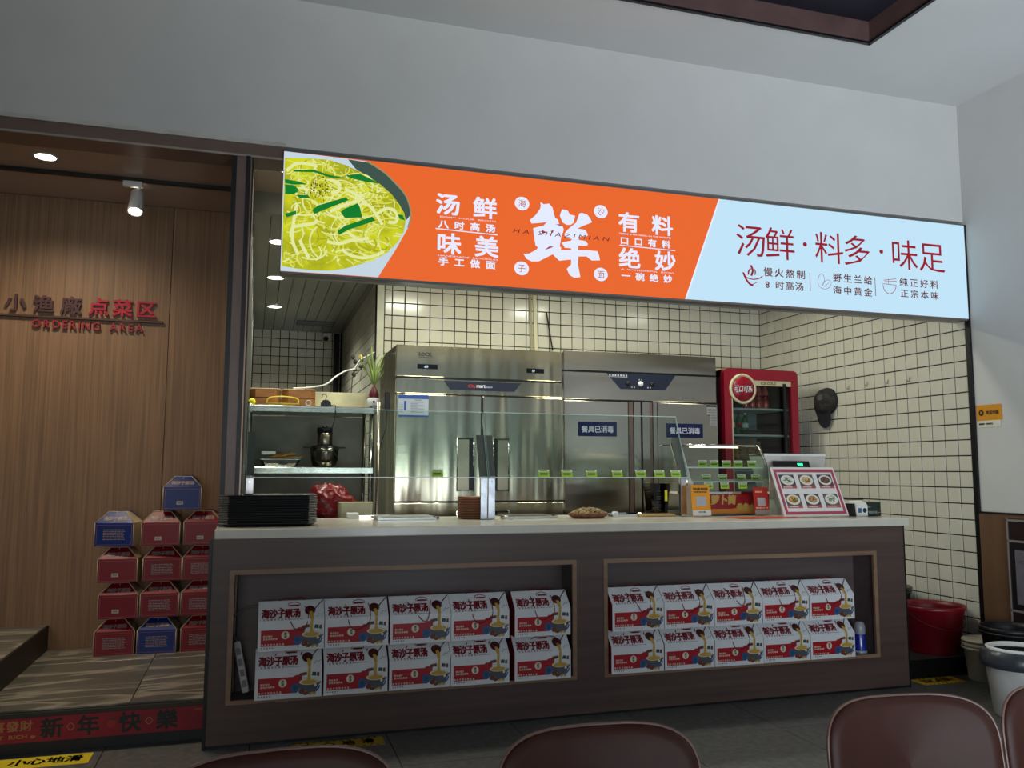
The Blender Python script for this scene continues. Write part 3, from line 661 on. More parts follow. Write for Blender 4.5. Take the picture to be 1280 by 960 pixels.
# glass guards over the food pans
def guard(x0, x1, label, tags):
    t = thing('sneeze_guard', label, 'glass guard', ((x0+x1)/2, .45, CTZ)); X = (x0+x1)/2
    for s, x in ((1, x0+.022), (-1, x1-.022)):
        p = MB().bev(x-X-.020, -.012, 0, x-X+.020, .012, .236, .002).build('post', mat('bright_steel_post', (190,190,192), .22, 1, var=.1, scale=12), t)
        MB().lathe([(.005,-.002),(.005,.003)], (0,0,0), 10).build('screw', chrome, p, (x-X, -.013, .205), (PI/2, 0, 0))
        MB().prism_x([(-.016,.222),(.012,.222),(.098,.462),(.070,.462)], x-X-.0205, x-X+.0205).build('bracket', mat('grey_bracket', (104,100,96), .5, .1), t)
    g = MB().add([], []); th = .008
    MB().prism_x([(-.030,.228),(-.022,.226),(.112,.592),(.104,.595)], x0-X+.004, x1-X-.004).build('glass_pane', glassm, t)
    MB().box(x0-X+.004, -.0305, .2255, x1-X-.004, -.0215, .2295).box(x0-X+.004, .103, .592, x1-X-.004, .112, .5955).build('glass_edge', glasse, t)
    for s in (x0-X+.003, x1-X-.006): MB().prism_x([(-.030,.228),(-.022,.226),(.112,.592),(.104,.595)], s, s+.003).build('glass_edge', mat('glass_side_edge', (150,175,168), .2), t)
    return t
guard(-.040, 1.232, 'left glass guard above the counter, behind the tray stack', 1)
guard(1.232, 2.452, 'right glass guard above the counter, reaching the curved food warmer', 1)
# green price tags
tgG, tgW, tgB = flat('tag_green', (150,190,40), .5), flat('tag_white', (214,218,196), .5), flat('tag_print', (48,66,24), .5)
def tagm():
    a = MB().box(-.032, -.0006, 0, .032, .0006, .030).mesh('card', tgG)
    b = MB().box(-.032, -.0008, .030, .032, .0008, .042).mesh('white_strip', tgW)
    c = MB()
    for i in range(5): c.box(-.022+.0088*i, -.0012, .012, -.0150+.0088*i, -.0006, .022)
    for i in range(7): c.box(-.024+.0068*i, -.0013, .033, -.0195+.0068*i, -.0008, .038)
    return a, b, c.mesh('print', tgB)
TA = tagm()
def price(loc, label, group, rx=-.33, sc=1.):
    t = thing('price_tag', label, 'price tag', loc, random.uniform(-.05,.05), group); t.rotation_euler.x = rx+random.uniform(-.03,.03); t.scale = (sc,)*3
    for k, m in zip(('card', 'white_strip', 'print'), TA): obj(k, m, t)
pl = ['green price tag alone on the left glass guard, in front of the left steel door', 'green price tag just right of the twin brackets, first on the right glass guard', 'green price tag second on the right glass guard', 'green price tag third on the right glass guard', 'green price tag fourth on the right glass guard', 'green price tag fifth on the right glass guard', 'green price tag sixth on the right glass guard', 'green price tag at the right end of the right glass guard, beside the warmer']
for x, l in zip((.945, 1.552, 1.690, 1.838, 1.998, 2.146, 2.266, 2.372), pl): price((x, .4175, CTZ+.231), l, 'price tags on the glass guards')

# stack of bamboo plates
DP = thing('bamboo_plate', 'brown bamboo plate at the bottom of the stack behind the twin posts', 'plate', (1.172, .56, CTZ), 0, 'brown plates stacked behind the twin posts')
mb = MB().lathe([(.060,0),(.076,.004),(.080,.0095),(.078,.0098),(.072,.006),(.0001,.005)], seg=32); obj('dish', mb.mesh('dish', mat('brown_bamboo', (122,72,46), .45, var=.2, scale=9, stretch=(1,1,9))), DP)
mb = MB().lathe([(.0800,.0080),(.0806,.0098),(.0790,.0102)], seg=32); obj('rim', mb.mesh('rim', flat('pale_rim', (166,112,78), .45)), DP)
index_kids()
for i in range(1, 13): dup(DP, (1.172+random.uniform(-.002,.002), .56, CTZ+.0092*i), random.random(), 'brown bamboo plate on top of the stack behind the twin posts' if i == 12 else 'brown bamboo plate within the stack behind the twin posts')
# food pans let into the worktop behind the glass
def pan(x0, x1, y0_, y1, label, full=None):
    t = thing('food_pan', label, 'food pan', ((x0+x1)/2, (y0_+y1)/2, CTZ)); w, d = (x1-x0)/2, (y1-y0_)/2
    mb = MB(); loft(mb, [(rr(w,d,.02),0),(rr(w,d,.02),.012),(rr(w-.015,d-.015,.015),.012),(rr(w-.02,d-.02,.015),.003)], cap1=True); mb.build('rim', chrome, t)
    if full: 
        mb = MB(); loft(mb, [(rr(w-.02,d-.02,.015),.004),(rr(w-.03,d-.03,.02),.016)]); mb.build('lid', full, t)
pan(.62, .98, .50, .74, 'steel pan with white rim behind the left glass guard', flat('pan_lid_grey', (150,150,142), .4))
pan(1.32, 1.66, .47, .70, 'flat steel pan with pale dishes right of the twin posts', steeld)
pan(1.98, 2.30, .50, .74, 'steel pan behind the right end of the right glass guard')
# basket of cooked food
t = thing('bread_basket', 'oval brown wicker basket heaped with dried food on the counter', 'basket', (1.815, .42, CTZ))
mb = MB().lathe([(.085,0),(.112,.012),(.122,.026),(.119,.027),(.105,.014),(.0001,.010)], seg=36, sx=1, sy=.55); mb.build('wicker_bowl', mat('brown_wicker', (112,66,42), .7, var=.3, scale=60, bump=.5), t)
R = random.Random(9); mb = MB()
for k in range(90):
    a = R.uniform(0, 2*PI); r = math.sqrt(R.random())*.105; x, y = r*math.cos(a), r*math.sin(a)*.5; z = .020+.030*(1-(r/.105)**2)
    mb.tube(smooth_pts([(x-.012,y,z),(x,y+R.uniform(-.008,.008),z+.010),(x+R.uniform(.004,.014),y,z+R.uniform(-.004,.006))],3), R.uniform(.002,.0045), 5)
o = mb.build('food_heap', mat('dried_food', (226,206,150), .7, var=.3, scale=50, rgb2=(140,104,60)), t); o['kind'] = 'stuff'
t = thing('white_clip', 'small white clip lying on the counter edge right of the twin posts', 'clip', (1.345, .40, CTZ))
MB().bev(-.022,-.008,0,.022,.008,.010,.003).build('clip_body', whitep, t); MB().tube([(-.022,0,.006),(-.036,.004,.010)], .003).build('lever', whitep, t)
t = thing('white_bottle_cap', 'round white cap lying behind the right guard', 'cap', (2.06, .60, CTZ+.0045)); MB().lathe([(.018,0),(.020,.002),(.018,.020),(.0001,.022)], seg=20).build('cap_body', whitep, t)
tag(MB().bev(2.17, .46, CTZ, 2.385, .54, CTZ+.014, .002).build('wooden_board', mat('pale_wood_board', (196,160,110), .5, var=.1, scale=20, stretch=(.2,1,1))), 'small pale wooden board at the right end of the guard', 'board')
# dark translucent dispenser with yellow label
t = thing('utensil_box', 'dark translucent utensil box with a bright yellow label beside the warmer', 'container', (2.355, .64, CTZ))
dk = glass('smoked_plastic', (70,70,66), 1.2, .06)
mb = MB(); loft(mb, [(rr(.050,.05,.01),0),(rr(.066,.06,.01),.19),(rr(.062,.056,.01),.19),(rr(.047,.047,.01),.005)]); mb.build('box_body', dk, t)
for i in range(9): 
    o = MB().box(-.03,-.058,.03+.016*i,.0,-.056,.034+.016*i).build('rib', flat('dark_rib', (44,42,40), .4), t)
MB().box(.024,-.062,.085,.040,-.058,.150).build('label', flat('bright_yellow', (236,226,40), .5), t)

# curved glass food warmer
WX, WY = 2.47, .44
t = thing('food_warmer', 'curved glass food warmer with steel frame and a red printed front', 'food warmer', (WX, WY, CTZ))
L = .565
def wp(x, y, z): return (x, y, z)
MB().bev(0, .04, 0, L, .36, .02, .003).build('base', steeld, t)
f = MB().box(0.02, .035, .012, L, .045, .128).build('front_panel', flat('warmer_red', (128,14,24), .3), t)
m = MB(); m.prism_y([(.02,.012),(L,.012),(L,.055),(.42,.052),(.3,.040),(.02,.038)], .034, .035); m.build('orange_band', flat('warmer_orange', (198,120,36), .4), f)
m = MB(); text_row(m, '白萝卜筒', .10, .33, .094, .058, .0340, bold=.05, shear=.1); text_row(m, '骨鱼丸', .33, .47, .048, .05, .0335, bold=.05, shear=.1); m.build('lettering', flat('warmer_gold', (170,140,66), .4), f)
MB().box(0.0, .03, .128, L, .37, .142).build('deck', chrome, t)
pr = [(.045,.142),(.03,.20),(.045,.29),(.10,.37),(.16,.425),(.36,.43)]
for x in (.0, L-.004): MB().prism_x([(.36,.142)]+[(y, z) for y, z in pr][0:], x, x+.004).build('side_glass', glassm, t)
g = MB(); pts = smooth_pts(pr[:5], 4)
for k in range(len(pts)-1):
    (ya, za), (yb, zb) = pts[k], pts[k+1]; g.add([(0,ya,za),(L,ya,za),(L,yb,zb),(0,yb,zb),(0,ya+.004,za),(L,ya+.004,za),(L,yb+.004,zb),(0,yb+.004,zb)], [(0,1,2,3),(7,6,5,4)], 0, True)
g.build('front_glass', glassm, t)
for x in (0, L): MB().tube([(x, y, z) for y, z in smooth_pts(pr, 4)], .006, 8).build('frame_tube', chrome, t)
MB().box(-.012, .028, .0, .040, .05, .205).prism_x([(.028,.205),(.05,.205),(.17,.43),(.148,.43)], -.035, .03).build('corner_frame', mat('satin_grey_steel', (206,203,190), .4, .1, var=.03), t)
MB().prism_x([(.0265,.205),(.030,.205),(.150,.43),(.1465,.43)], -.040, -.033).build('dark_edge', blackm, t)
MB().tube([(0,.16,.425),(L,.16,.425)], .007, 8).tube([(0,.36,.43),(L,.36,.43)], .007, 8).build('top_rail', chrome, t)
MB().box(-.004,.035,.205,L,.039,.217).build('steel_shelf_edge', mat('satin_steel', (178,176,166), .3, 1), t)
for z in (.20, .285): MB().box(.01, .08, z, L-.01, .35, z+.005).build('glass_shelf', glassm, t); 
for z in (.20, .285): MB().box(.01, .077, z-.001, L-.01, .081, z+.006).build('shelf_edge', glasse, t)
o = MB().box(.12, .20, .412, .46, .215, .420).build('warming_lamp', emit('warmer_glow', (255,240,200), 4), t)
wt = [('top', (.125,.205,.290,.372,.468), .062, .292), ('middle', (.15,.262,.392,.492), .062, .207), ('bottom', (.145,.255,.380), .030, .160)]
on = ['first', 'second', 'third', 'fourth', 'fifth']
for nm, xs_, y, z in wt:
    for i, x in enumerate(xs_): price((WX+x, WY+y, CTZ+z), 'green price tag in the glass warmer, %s from the left in the %s row' % (on[i], nm), 'price tags in the food warmer', -.1, .92)
# payment stands
def stand(name, loc, w, h, mats, label, top_lines, rz=0, lean=-.12):
    t = thing(name, label, 'payment sign', (loc[0], loc[1], loc[2]+.006), rz); t.rotation_euler.x = lean
    p = MB().bev(-w/2, 0, 0, w/2, .004, h, .0012).build('panel', mats[0], t)
    MB().box(-w/2+.001, -.0006, .001, w/2-.001, 0, h*.18).build('foot_strip', mats[1], t)
    m = MB()
    for (a, x0, x1, z0, z1) in top_lines: text_fit(m, a, x0*w, z0*h, x1*w, z1*h, -.001, bold=.03)
    m.build('lettering', mats[2], t)
    MB().box(-w*.27, -.0012, h*.32, w*.27, -.0002, h*.62).build('white_field', mats[3], t)
    MB().prism_x([(.004,h*.7),(.008,h*.7),(.05,.0),(.044,.0)], -w*.2, w*.2).build('back_leg', mats[1], t)
    return t
stand('payment_stand', (2.508, .365, CTZ), .125, .180, (flat('payment_orange', (226,150,28), .4), flat('payment_white', (226,222,214), .4), flat('payment_black', (30,24,20), .4), flat('payment_grey', (170,172,178), .4)), 'orange and white payment code stand leaning at the left of the warmer', (('扫码点餐 领取优惠', -.40, .40, .83, .91), ('支付更方便 天天有礼', -.36, .36, .74, .80), ('扫码付款', -.2, .2, .10, .15)), .05)
stand('payment_stand', (2.925, .385, CTZ), .098, .165, (flat('payment_red', (176,40,30), .4), flat('payment_grey2', (150,146,140), .4), flat('payment_cream', (226,200,160), .4), flat('payment_grey', (170,172,178), .4)), 'red payment code stand between the warmer and the tilted menu board', (('收款码', -.38, .1, .80, .86), ('推荐使用 扫一扫', -.42, .42, .22, .28)), -.03)
tag(MB().bev(2.62, .13, CTZ, 3.02, .30, CTZ+.0012, .0004).build('red_mat', flat('red_mat', (196,52,40), .3)), 'thin red mat lying on the counter in front of the warmer', 'mat')

# cash register with its customer display
t = thing('cash_register', 'white cash register with dark customer display behind the tilted menu board', 'cash register', (3.26, .60, CTZ), 0)
MB().prism_x([(-.10,0),(.12,0),(.10,.12),(-.02,.20),(-.08,.10)], -.12, .12).build('stand', whitep, t)
MB().prism_x([(-.02,.10),(-.01,.09),(.10,.368),(-.06,.375),(-.07,.366)], -.215, .235).build('screen_housing', mat('pos_white', (196,192,184), .4), t)
MB().box(-.215, -.072, .362, .235, .10, .376).build('housing_lip', whitep, t)
o = MB().prism_x([(0,0),(.012,0),(.012,.115),(0,.115)], -.135, .125).build('customer_display', mat('gloss_black', (10,12,16), .1), t, (-.035, -.125, .218), (math.radians(-14), 0, 0))
text_fit(MB(), '900', .035, .082, .075, .102, -.001, bold=.02).build('digits', emit('green_digits', (60,255,170), 2.5), o)
# tilted menu board
t = thing('menu_board', 'tilted white tabletop menu board with pink border and six dish pictures', 'menu board', (3.153, .17, CTZ+.006), 0); t.rotation_euler = (math.radians(-24), 0, math.radians(2))
BW, BH = .226, .312
MB().bev(-BW, 0, 0, BW, .010, BH, .002).build('board', flat('menu_white', (226,220,218), .35), t)
m = MB()
for a in ((-BW+.012, BH-.034, BW-.012, BH-.014), (-BW+.012, .012, BW-.012, .030), (-BW+.012, .03, -BW+.030, BH-.034), (BW-.030, .03, BW-.012, BH-.034)): m.box(a[0], -.0008, a[1], a[2], 0, a[3])
m.build('pink_border', flat('menu_pink', (170,72,88), .4), t)
dish = [(224,214,188),(206,176,128),(112,66,52),(214,150,80),(170,150,110),(206,206,180)]
for i in range(6):
    cx = -.135+.135*(i%3); z0 = .175 if i < 3 else .052
    c = MB().box(cx-.052, -.0008, z0, cx+.052, 0, z0+.088).build('dish_picture', flat('picture_dark_%d' % (i%2), ((70,66,66),(96,90,84))[i%2], .5), t)
    MB().box(cx-.052, -.0011, z0, cx+.052, -.0008, z0+.016).build('caption', flat('caption_red', (176,80,80), .5), c)
    m = MB(); m.ell(cx, z0+.052, .046, .032, -.0012); m.build('plate_print', flat('plate_print', (226,222,212), .5), c)
    m = MB(); m.ell(cx, z0+.053, .034, .022, -.0018); m.build('food_print', mat('food_print_%d' % i, dish[i], .5, var=.4, scale=90), c)
    m = MB()
    for k in range(9): m.ell(cx+R.uniform(-.02,.02), z0+.053+R.uniform(-.012,.012), R.uniform(.003,.008), R.uniform(.002,.005), -.0024, seg=8)
    m.build('garnish_print', flat('garnish_%d' % (i%3), ((80,110,50),(150,70,40),(60,90,60))[i%3], .5), c)
    m = MB()
    for k in range(7): m.box(cx-.040+.009*k, -.0015, z0+.005, cx-.034+.009*k, -.0011, z0+.011)
    m.build('print', whitep, c)
MB().prism_x([(.012,.24),(.018,.24),(.166,.075),(.160,.073)], -.05, .05).build('easel_leg', whitep, t)
# receipt printer and dark box on the right end
t = thing('receipt_printer', 'small white receipt printer with round blue marks right of the menu board', 'printer', (3.455, .235, CTZ), .05)
MB().prism_x([(-.060,0),(.07,0),(.07,.078),(.0,.092),(-.045,.082),(-.060,.065)], -.030, .052).build('casing', whitep, t)
MB().prism_x([(-.055,0.002),(.065,.002),(.06,.074),(-.045,.076)], -.046, -.030).build('side_panel', blk, t)
m = MB().box(-.018, -.0615, .022, .006, -.0602, .050); m.build('blue_mark', flat('mark_blue', (52,92,140), .4), t)
m = MB().ell(.030, .036, .015, .014, -.0605); m.build('round_mark', flat('mark_navy', (24,34,54), .4), t)
t = thing('tissue_carton', 'dark green carton with small pale lettering at the right end of the counter', 'carton', (3.570, .26, CTZ), 0)
MB().bev(-.052, -.06, 0, .055, .08, .082, .002).build('carton', flat('dark_green_card', (22,38,32), .45), t)
m = MB(); text_row(m, '节能环保', -.040, .026, .022, .017, -.0615, bold=.02); m.box(.034,-.0615,.020,.048,-.0605,.023); m.box(-.045,-.0615,.052,-.02,-.0605,.055); m.build('lettering', flat('pale_green_print', (150,160,146), .5), t)
tag(MB().bev(3.46, .27, CTZ+.0945, 3.565, .33, CTZ+.106, .003).build('black_pad', blk), 'flat black pad lying across the white printer and the green carton', 'pad')

# red bag, white box and light bar at the left behind the trays
t = thing('plastic_bag', 'crumpled red plastic bag behind the tray stack', 'bag', (.395, 1.10, .735))
import mathutils.noise as mn
def blob(mb, c, r, sc, amp, freq, seed=0, sub=4):
    b = bmesh.new(); bmesh.ops.create_icosphere(b, subdivisions=sub, radius=1)
    for v in b.verts:
        n = mn.noise(v.co*freq+Vector((seed,0,0)))*amp+mn.noise(v.co*freq*2.7+Vector((0,seed,0)))*amp*.6
        v.co = Vector((v.co.x*sc[0], v.co.y*sc[1], v.co.z*sc[2]))*r*(1+n)+Vector(c)
    b.verts.ensure_lookup_table(); mb.add([tuple(v.co) for v in b.verts], [[v.index for v in f.verts] for f in b.faces], 0, True); b.free(); return mb
mb = blob(MB(), (0.03,0,.24), .15, (1.05,.6,.98), .34, 2.2, 3); mb.build('bag_body', mat('red_plastic_film', (122,6,12), .3, var=.1, bump=.8, bscale=18), t)
tag(MB().box(-.04, .82, .105, .715, 1.32, .80).build('work_table', steeld), 'low steel work table behind the left end of the counter', 'table')
t = thing('storage_box', 'cream plastic storage box behind the left glass guard', 'box', (.565, .90, .801))
mb = MB(); loft(mb, [(rr(.085,.06,.008),0),(rr(.094,.07,.01),.225),(rr(.097,.073,.01),.232)]); mb.build('box_body', mat('cream_plastic', (186,180,150), .45), t)
tag(MB().bev(.50, .70, CTZ, .565, .76, CTZ+.030, .003).build('small_white_box', whitep), 'small white box in front of the cream storage box', 'box')
t = thing('light_bar', 'short glowing white light bar lying beside the small white box', 'lamp', (.66, .76, CTZ))
MB().bev(-.09,-.012,0,.09,.012,.014,.003).build('housing', whitep, t); MB().box(-.085,-.0125,.004,.085,-.0118,.0125).build('diffuser', emit('bar_glow', (255,240,236), 5), t)

# ------------------------------------------------------------------ kitchen equipment
FY = 1.57
def panel(x0, z0, x1, z1, t, par, name, m, d=.012, b=.003):
    return MB().bev(x0, -d, z0, x1, 0, z1, b).build(name, m, par)
# four-door refrigerator
t = thing('upright_refrigerator', 'left four-door brushed steel refrigerator with a blue notice on its door', 'refrigerator', (.893, FY, .105)); FW = 1.193
MB().box(0, .0, .10, FW, .72, 1.955).build('cabinet', steel, t)
for x in (.06, FW-.06): MB().lathe([(.02,0),(.025,.1)], (0,0,0), 12).build('foot', blackm, t, (x, .06, 0))
p = panel(.002, 1.745, FW-.002, 1.958, 0, t, 'top_panel', steel, .014)
MB().box(.145, -.0155, 1.797, .285, -.014, 1.830).build('display', flat('display_black', (12,12,14), .15), p)
MB().box(.925, -.0155, 1.797, 1.055, -.014, 1.830).build('display', flat('display_black', (12,12,14), .15), p)
m = MB(); text_fit(m, '-09', .19, 1.804, .22, 1.822, -.0165, bold=.03); text_fit(m, '59', .965, 1.804, .985, 1.822, -.0165, bold=.03); m.build('digits', emit('display_digits', (190,210,230), 1.2), p)
m = MB(); text_fit(m, 'LOCK', .155, 1.886, .245, 1.912, -.0155, bold=.06); m.box(.155,-.0155,1.876,.245,-.0145,1.880); m.build('lettering', flat('print_dark', (50,48,44), .5), p)
MB().box(0, -.010, 1.722, FW, 0, 1.745).build('groove', blackm, t)
p = panel(.002, 1.630, FW-.002, 1.732, 0, t, 'middle_rail', steel, .013)
MB().prism_y([(.33,1.722),(.885,1.722),(.835,1.660),(.375,1.660)], -.016, -.013).build('name_plate', flat('navy_plate', (16,24,48), .45), p)
m = MB(); text_fit(m, 'Chs', .50, 1.680, .555, 1.702, -.0165, bold=.02, shear=.2); m.build('lettering', flat('print_red', (190,40,40), .4), p)
m = MB(); text_fit(m, 'mart', .560, 1.680, .625, 1.702, -.0165, bold=.04); text_row(m, '厨房冷柜', .632, .675, 1.686, .010, -.0165, bold=.02); m.build('lettering', flat('print_white', (220,220,222), .4), p)
MB().box(0, -.006, 1.620, FW, 0, 1.632).build('groove', blackm, t)
for i, (z0, z1) in enumerate(((.905, 1.620), (.13, .895))):
    for j, (x0, x1) in enumerate(((.002, .592), (.604, FW-.002))):
        d = panel(x0, z0, x1, z1, 0, t, 'door', steel, .030, .003)
        hx0, hx1 = ((.428, .535), (.655+.03, .785))[j]; zz0, zz1 = (z0+.07, z0+.425) if i == 0 else (z1-.43, z1-.06)
        h = MB().box(hx0, -.0315, zz0, hx1, -.0295, zz1).build('handle_recess', mat('recess_steel', (150,142,120), .3, 1), d)
        b0 = (hx1-.028, hx1) if j == 0 else (hx0, hx0+.024)
        MB().box(b0[0], -.0335, zz0+.004, b0[1], -.0310, zz1-.004).box(hx0, -.0335, zz1-.008, hx1, -.0310, zz1).box(hx0, -.0335, zz0, hx1, -.0310, zz0+.006).build('handle_painted_shade', blackm, h)  # black strips on the flat plate paint the shade inside the handle recess
        MB().tube([(hx0-.004,-.031,zz0-.004),(hx1+.004,-.031,zz0-.004),(hx1+.004,-.031,zz1+.004),(hx0-.004,-.031,zz1+.004)], .004, 6, closed=True).build('handle_frame', chrome, h)
        if i == 0 and j == 0:
            n = MB().box(.018, -.0325, 1.468, .222, -.0305, 1.618).build('notice', flat('notice_white', (196,206,216), .5), d)
            m = MB().box(.018,-.0332,1.590,.222,-.0325,1.618).box(.018,-.0332,1.468,.222,-.0325,1.480).box(.056,-.0332,1.51,.070,-.0325,1.575); m.build('blue_bands', flat('notice_blue', (44,84,160), .5), n)
            m = MB()
            for k in range(7): m.box(.10, -.0332, 1.500+.011*k, .10+(.05 if k%2 else .09), -.0325, 1.503+.011*k)
            for k in range(5): m.box(.026, -.0332, 1.500+.016*k, .048, -.0325, 1.502+.016*k)
            text_fit(m, '冷柜使用说明', .125, 1.577, .175, 1.585, -.0332, bold=.02)
            m.build('print', flat('notice_grey', (110,116,126), .5), n)
MB().box(.592, -.02, .13, .604, 0, 1.62).build('groove', blackm, t)
MB().box(0, -.024, .893, FW, 0, .907).build('groove', blackm, t)
# disinfection cabinet
t = thing('disinfection_cabinet', 'right steel disinfection cabinet with navy control plate and two blue door labels', 'cabinet', (2.092, FY, .105)); FW2 = 1.240
MB().box(0, 0, .10, FW2, .70, 1.962).build('cabinet', steel2, t)
for x in (.06, FW2-.06): MB().lathe([(.02,0),(.025,.1)], seg=12).build('foot', blackm, t, (x, .06, 0))
panel(.004, 1.832, FW2-.004, 1.972, 0, t, 'top_panel', steel2, .016)
MB().box(0, -.008, 1.822, FW2, 0, 1.832).build('groove', blackm, t)
p = panel(.004, 1.624, FW2-.004, 1.822, 0, t, 'control_panel', steel2, .014)
pl_ = MB().prism_y([(.335,1.820),(.895,1.822),(.805,1.706),(.445,1.706)], -.0165, -.014).build('control_plate', flat('navy_plate', (16,24,48), .45), p)
MB().lathe([(.020,0),(.018,.012),(.0001,.013)], seg=20).build('knob', whitep, pl_, (.605, -.0165, 1.748), (PI/2, 0, 0))
for x in (.505, .70): MB().lathe([(.018,0),(.016,.006),(.0001,.007)], seg=20).build('button', blackm, pl_, (x, -.0165, 1.748), (PI/2, 0, 0))
m = MB(); text_row(m, '商用消毒保洁柜', .355, .500, 1.805, .014, -.0168, bold=.03); text_row(m, '时间', .59, .62, 1.778, .010, -.0168, bold=.02); text_row(m, '电源', .53, .56, 1.722, .010, -.0168, bold=.02); text_row(m, '温度', .66, .69, 1.722, .010, -.0168, bold=.02); m.box(.355,-.017,1.793,.50,-.0165,1.795); m.build('lettering', flat('print_white', (220,220,222), .4), pl_)
MB().box(0, -.006, 1.614, FW2, 0, 1.624).build('groove', blackm, t)
for j, (x0, x1) in enumerate(((.004, .500), (.735, FW2-.004))):
    d = panel(x0, .13, x1, 1.612, 0, t, 'door', steel2, .026, .003)
    lx = (.108, .408) if j == 0 else (.805, 1.108)
    l = MB().bev(lx[0], -.0275, 1.358, lx[1], -.0258, 1.462, .0006).build('door_label', mat('label_navy', (24,32,74), .7, var=.02, spec=.2), d)
    m = MB(); text_row(m, '餐具已消毒', lx[0]+.024, lx[1]-.024, 1.408, .052, -.0280, bold=.012); m.build('lettering', flat('label_pale', (196,200,210), .4), l)
    if j == 1:
        l = MB().box(1.140, -.0275, 1.592, 1.225, -.0258, 1.605).build('rating_plate', blackm, d)
        l2 = MB().box(1.145, -.0275, 1.535, 1.225, -.0258, 1.59).box(1.170, -.0275, 1.450, 1.225, -.0258, 1.535).build('rating_sticker', flat('sticker_grey', (150,150,148), .5), d)
        m = MB(); 
        for k in range(11): m.box(1.175 if k < 6 else 1.15, -.0282, 1.457+.0115*k, 1.22, -.0275, 1.4595+.0115*k)
        m.build('print', flat('print_dark', (50,48,44), .5), l2)
for x0, x1, mm in ((.500,.510,blackm),(.512,.545,brownm),(.548,.600,steel2),(.603,.614,blackm),(.617,.672,steel2),(.675,.700,brownm),(.703,.733,steel2)):
    MB().box(x0, -.022 if mm is steel2 else -.010, .13, x1, 0, 1.614).build('handle_profile', mm, t)
# red drinks cooler
t = thing('drinks_cooler', 'red glass-door drinks cooler with round emblem in the kitchen corner', 'drinks cooler', (3.405, 1.62, .105)); CWD = .655; CH = 1.895
rd = mat('cooler_red', (138,8,36), .35, var=.03)
MB().box(0, 0, .08, .02, .62, CH-.01).box(CWD-.02, 0, .08, CWD, .62, CH-.01).box(0, 0, CH-.06, CWD, .62, CH-.01).box(0,0,.08,CWD,.62,.2).build('cabinet', flat('cooler_side', (48,10,26), .4), t)
MB().box(.02, .5, .2, CWD-.02, .6, CH-.06).build('back_liner', flat('cooler_liner', (140,146,148), .5), t)
for x in (.06, CWD-.06): MB().lathe([(.02,0),(.022,.08)], seg=12).build('foot', blackm, t, (x, .08, 0))
dr = MB()
r_ = .04; ol = []
for cx, cz, a0 in ((CWD-r_, CH-r_, 0), (r_, CH-r_, 90)):
    for k in range(6): a = math.radians(a0+18*k); ol.append((cx+r_*math.cos(a), cz+r_*math.sin(a)))
ix0, ix1, iz0, iz1 = .062, CWD-.060, .30, CH-.085
dr.box(0,-.05,.1,ix0,0,iz1).box(ix1,-.05,.1,CWD,0,iz1).box(ix0,-.05,.1,ix1,0,iz0)
dr.prism_y(ol+[(0, iz1), (CWD, iz1)], -.05, 0)
door = dr.build('door', rd, t)
MB().box(ix0, -.046, iz1-.040, ix1, -.043, iz1).box(ix0, -.046, iz0, ix0+.012, -.043, iz1).build('cream_band', flat('cooler_cream', (196,186,150), .45), door)
m = MB(); text_fit(m, 'ICE COLD', .325, iz1-.032, .460, iz1-.010, -.0475, bold=.03); m.build('lettering', flat('cooler_brown_print', (96,40,30), .45), door)
bd = MB().lathe([(.114,0),(.118,.004),(.114,.014),(.100,.016),(.097,.010),(.0001,.010)], seg=40).build('emblem_ring', flat('cooler_cream', (196,186,150), .45), door, (.158, -.05, CH-.155), (PI/2, 0, 0))
MB().lathe([(.096,.0101),(.094,.0165),(.0001,.019)], seg=40).build('emblem_disc', rd, bd)
m = MB(); text_fit(m, '可口可乐', -.080, -.028, .078, .026, -.0195, bold=.01, shear=.25)
m.v = [(x, z, -y) for x, y, z in m.v]; m.build('emblem_lettering', flat('print_white', (220,220,222), .4), bd)
MB().box(ix0, -.03, iz0, ix1, -.026, iz1).build('door_glass', glass('cooler_glass', (222,230,228), .8, .02), door)
MB().box(ix1-.075, -.06, .35, ix1-.055, -.044, iz1-.02).build('door_handle', blackm, door)
SH = (1.355, 1.605, 1.105)
for z in (1.600, 1.395, 1.125): MB().box(.03, .02, z-.014, CWD-.03, .45, z).build('cooler_shelf', flat('white_wire', (190,196,196), .4), t)
MB().box(.17, .014, 1.396, .36, .018, 1.43).build('shelf_label', blackm, t)
def bottle(x, y, z, r, h, col, capc, label, group):
    t = thing('drink_bottle', label, 'bottle', (3.405+x, 1.62+y, .105+z), 0, group)
    MB().lathe([(r*.9,0),(r,.006),(r,h*.30),(r*.86,h*.42),(r,h*.55),(r*.95,h*.66),(r*.36,h*.88),(r*.36,h*.93)], seg=16).build('bottle_body', col, t)
    MB().lathe([(r*.42,h*.92),(r*.42,h),(.0001,h)], seg=12).build('cap', capc, t)
    MB().lathe([(r*1.02,h*.32),(r*1.02,h*.54)], seg=16).build('label_band', capc, t)
bg = mat('green_bottle', (34,96,60), .15, coat=.5); br_ = mat('red_drink', (190,60,60), .2, coat=.5); bo = mat('orange_drink', (186,118,34), .2, coat=.5); by = mat('yellow_carton', (170,150,60), .4)
for i, x in enumerate((.27,.33,.39,.45)): bottle(x, .09, 1.601, .026, .20, br_, redp, 'red drink bottle, %s from the left on the upper cooler shelf' % on[i], 'red bottles on the upper cooler shelf')
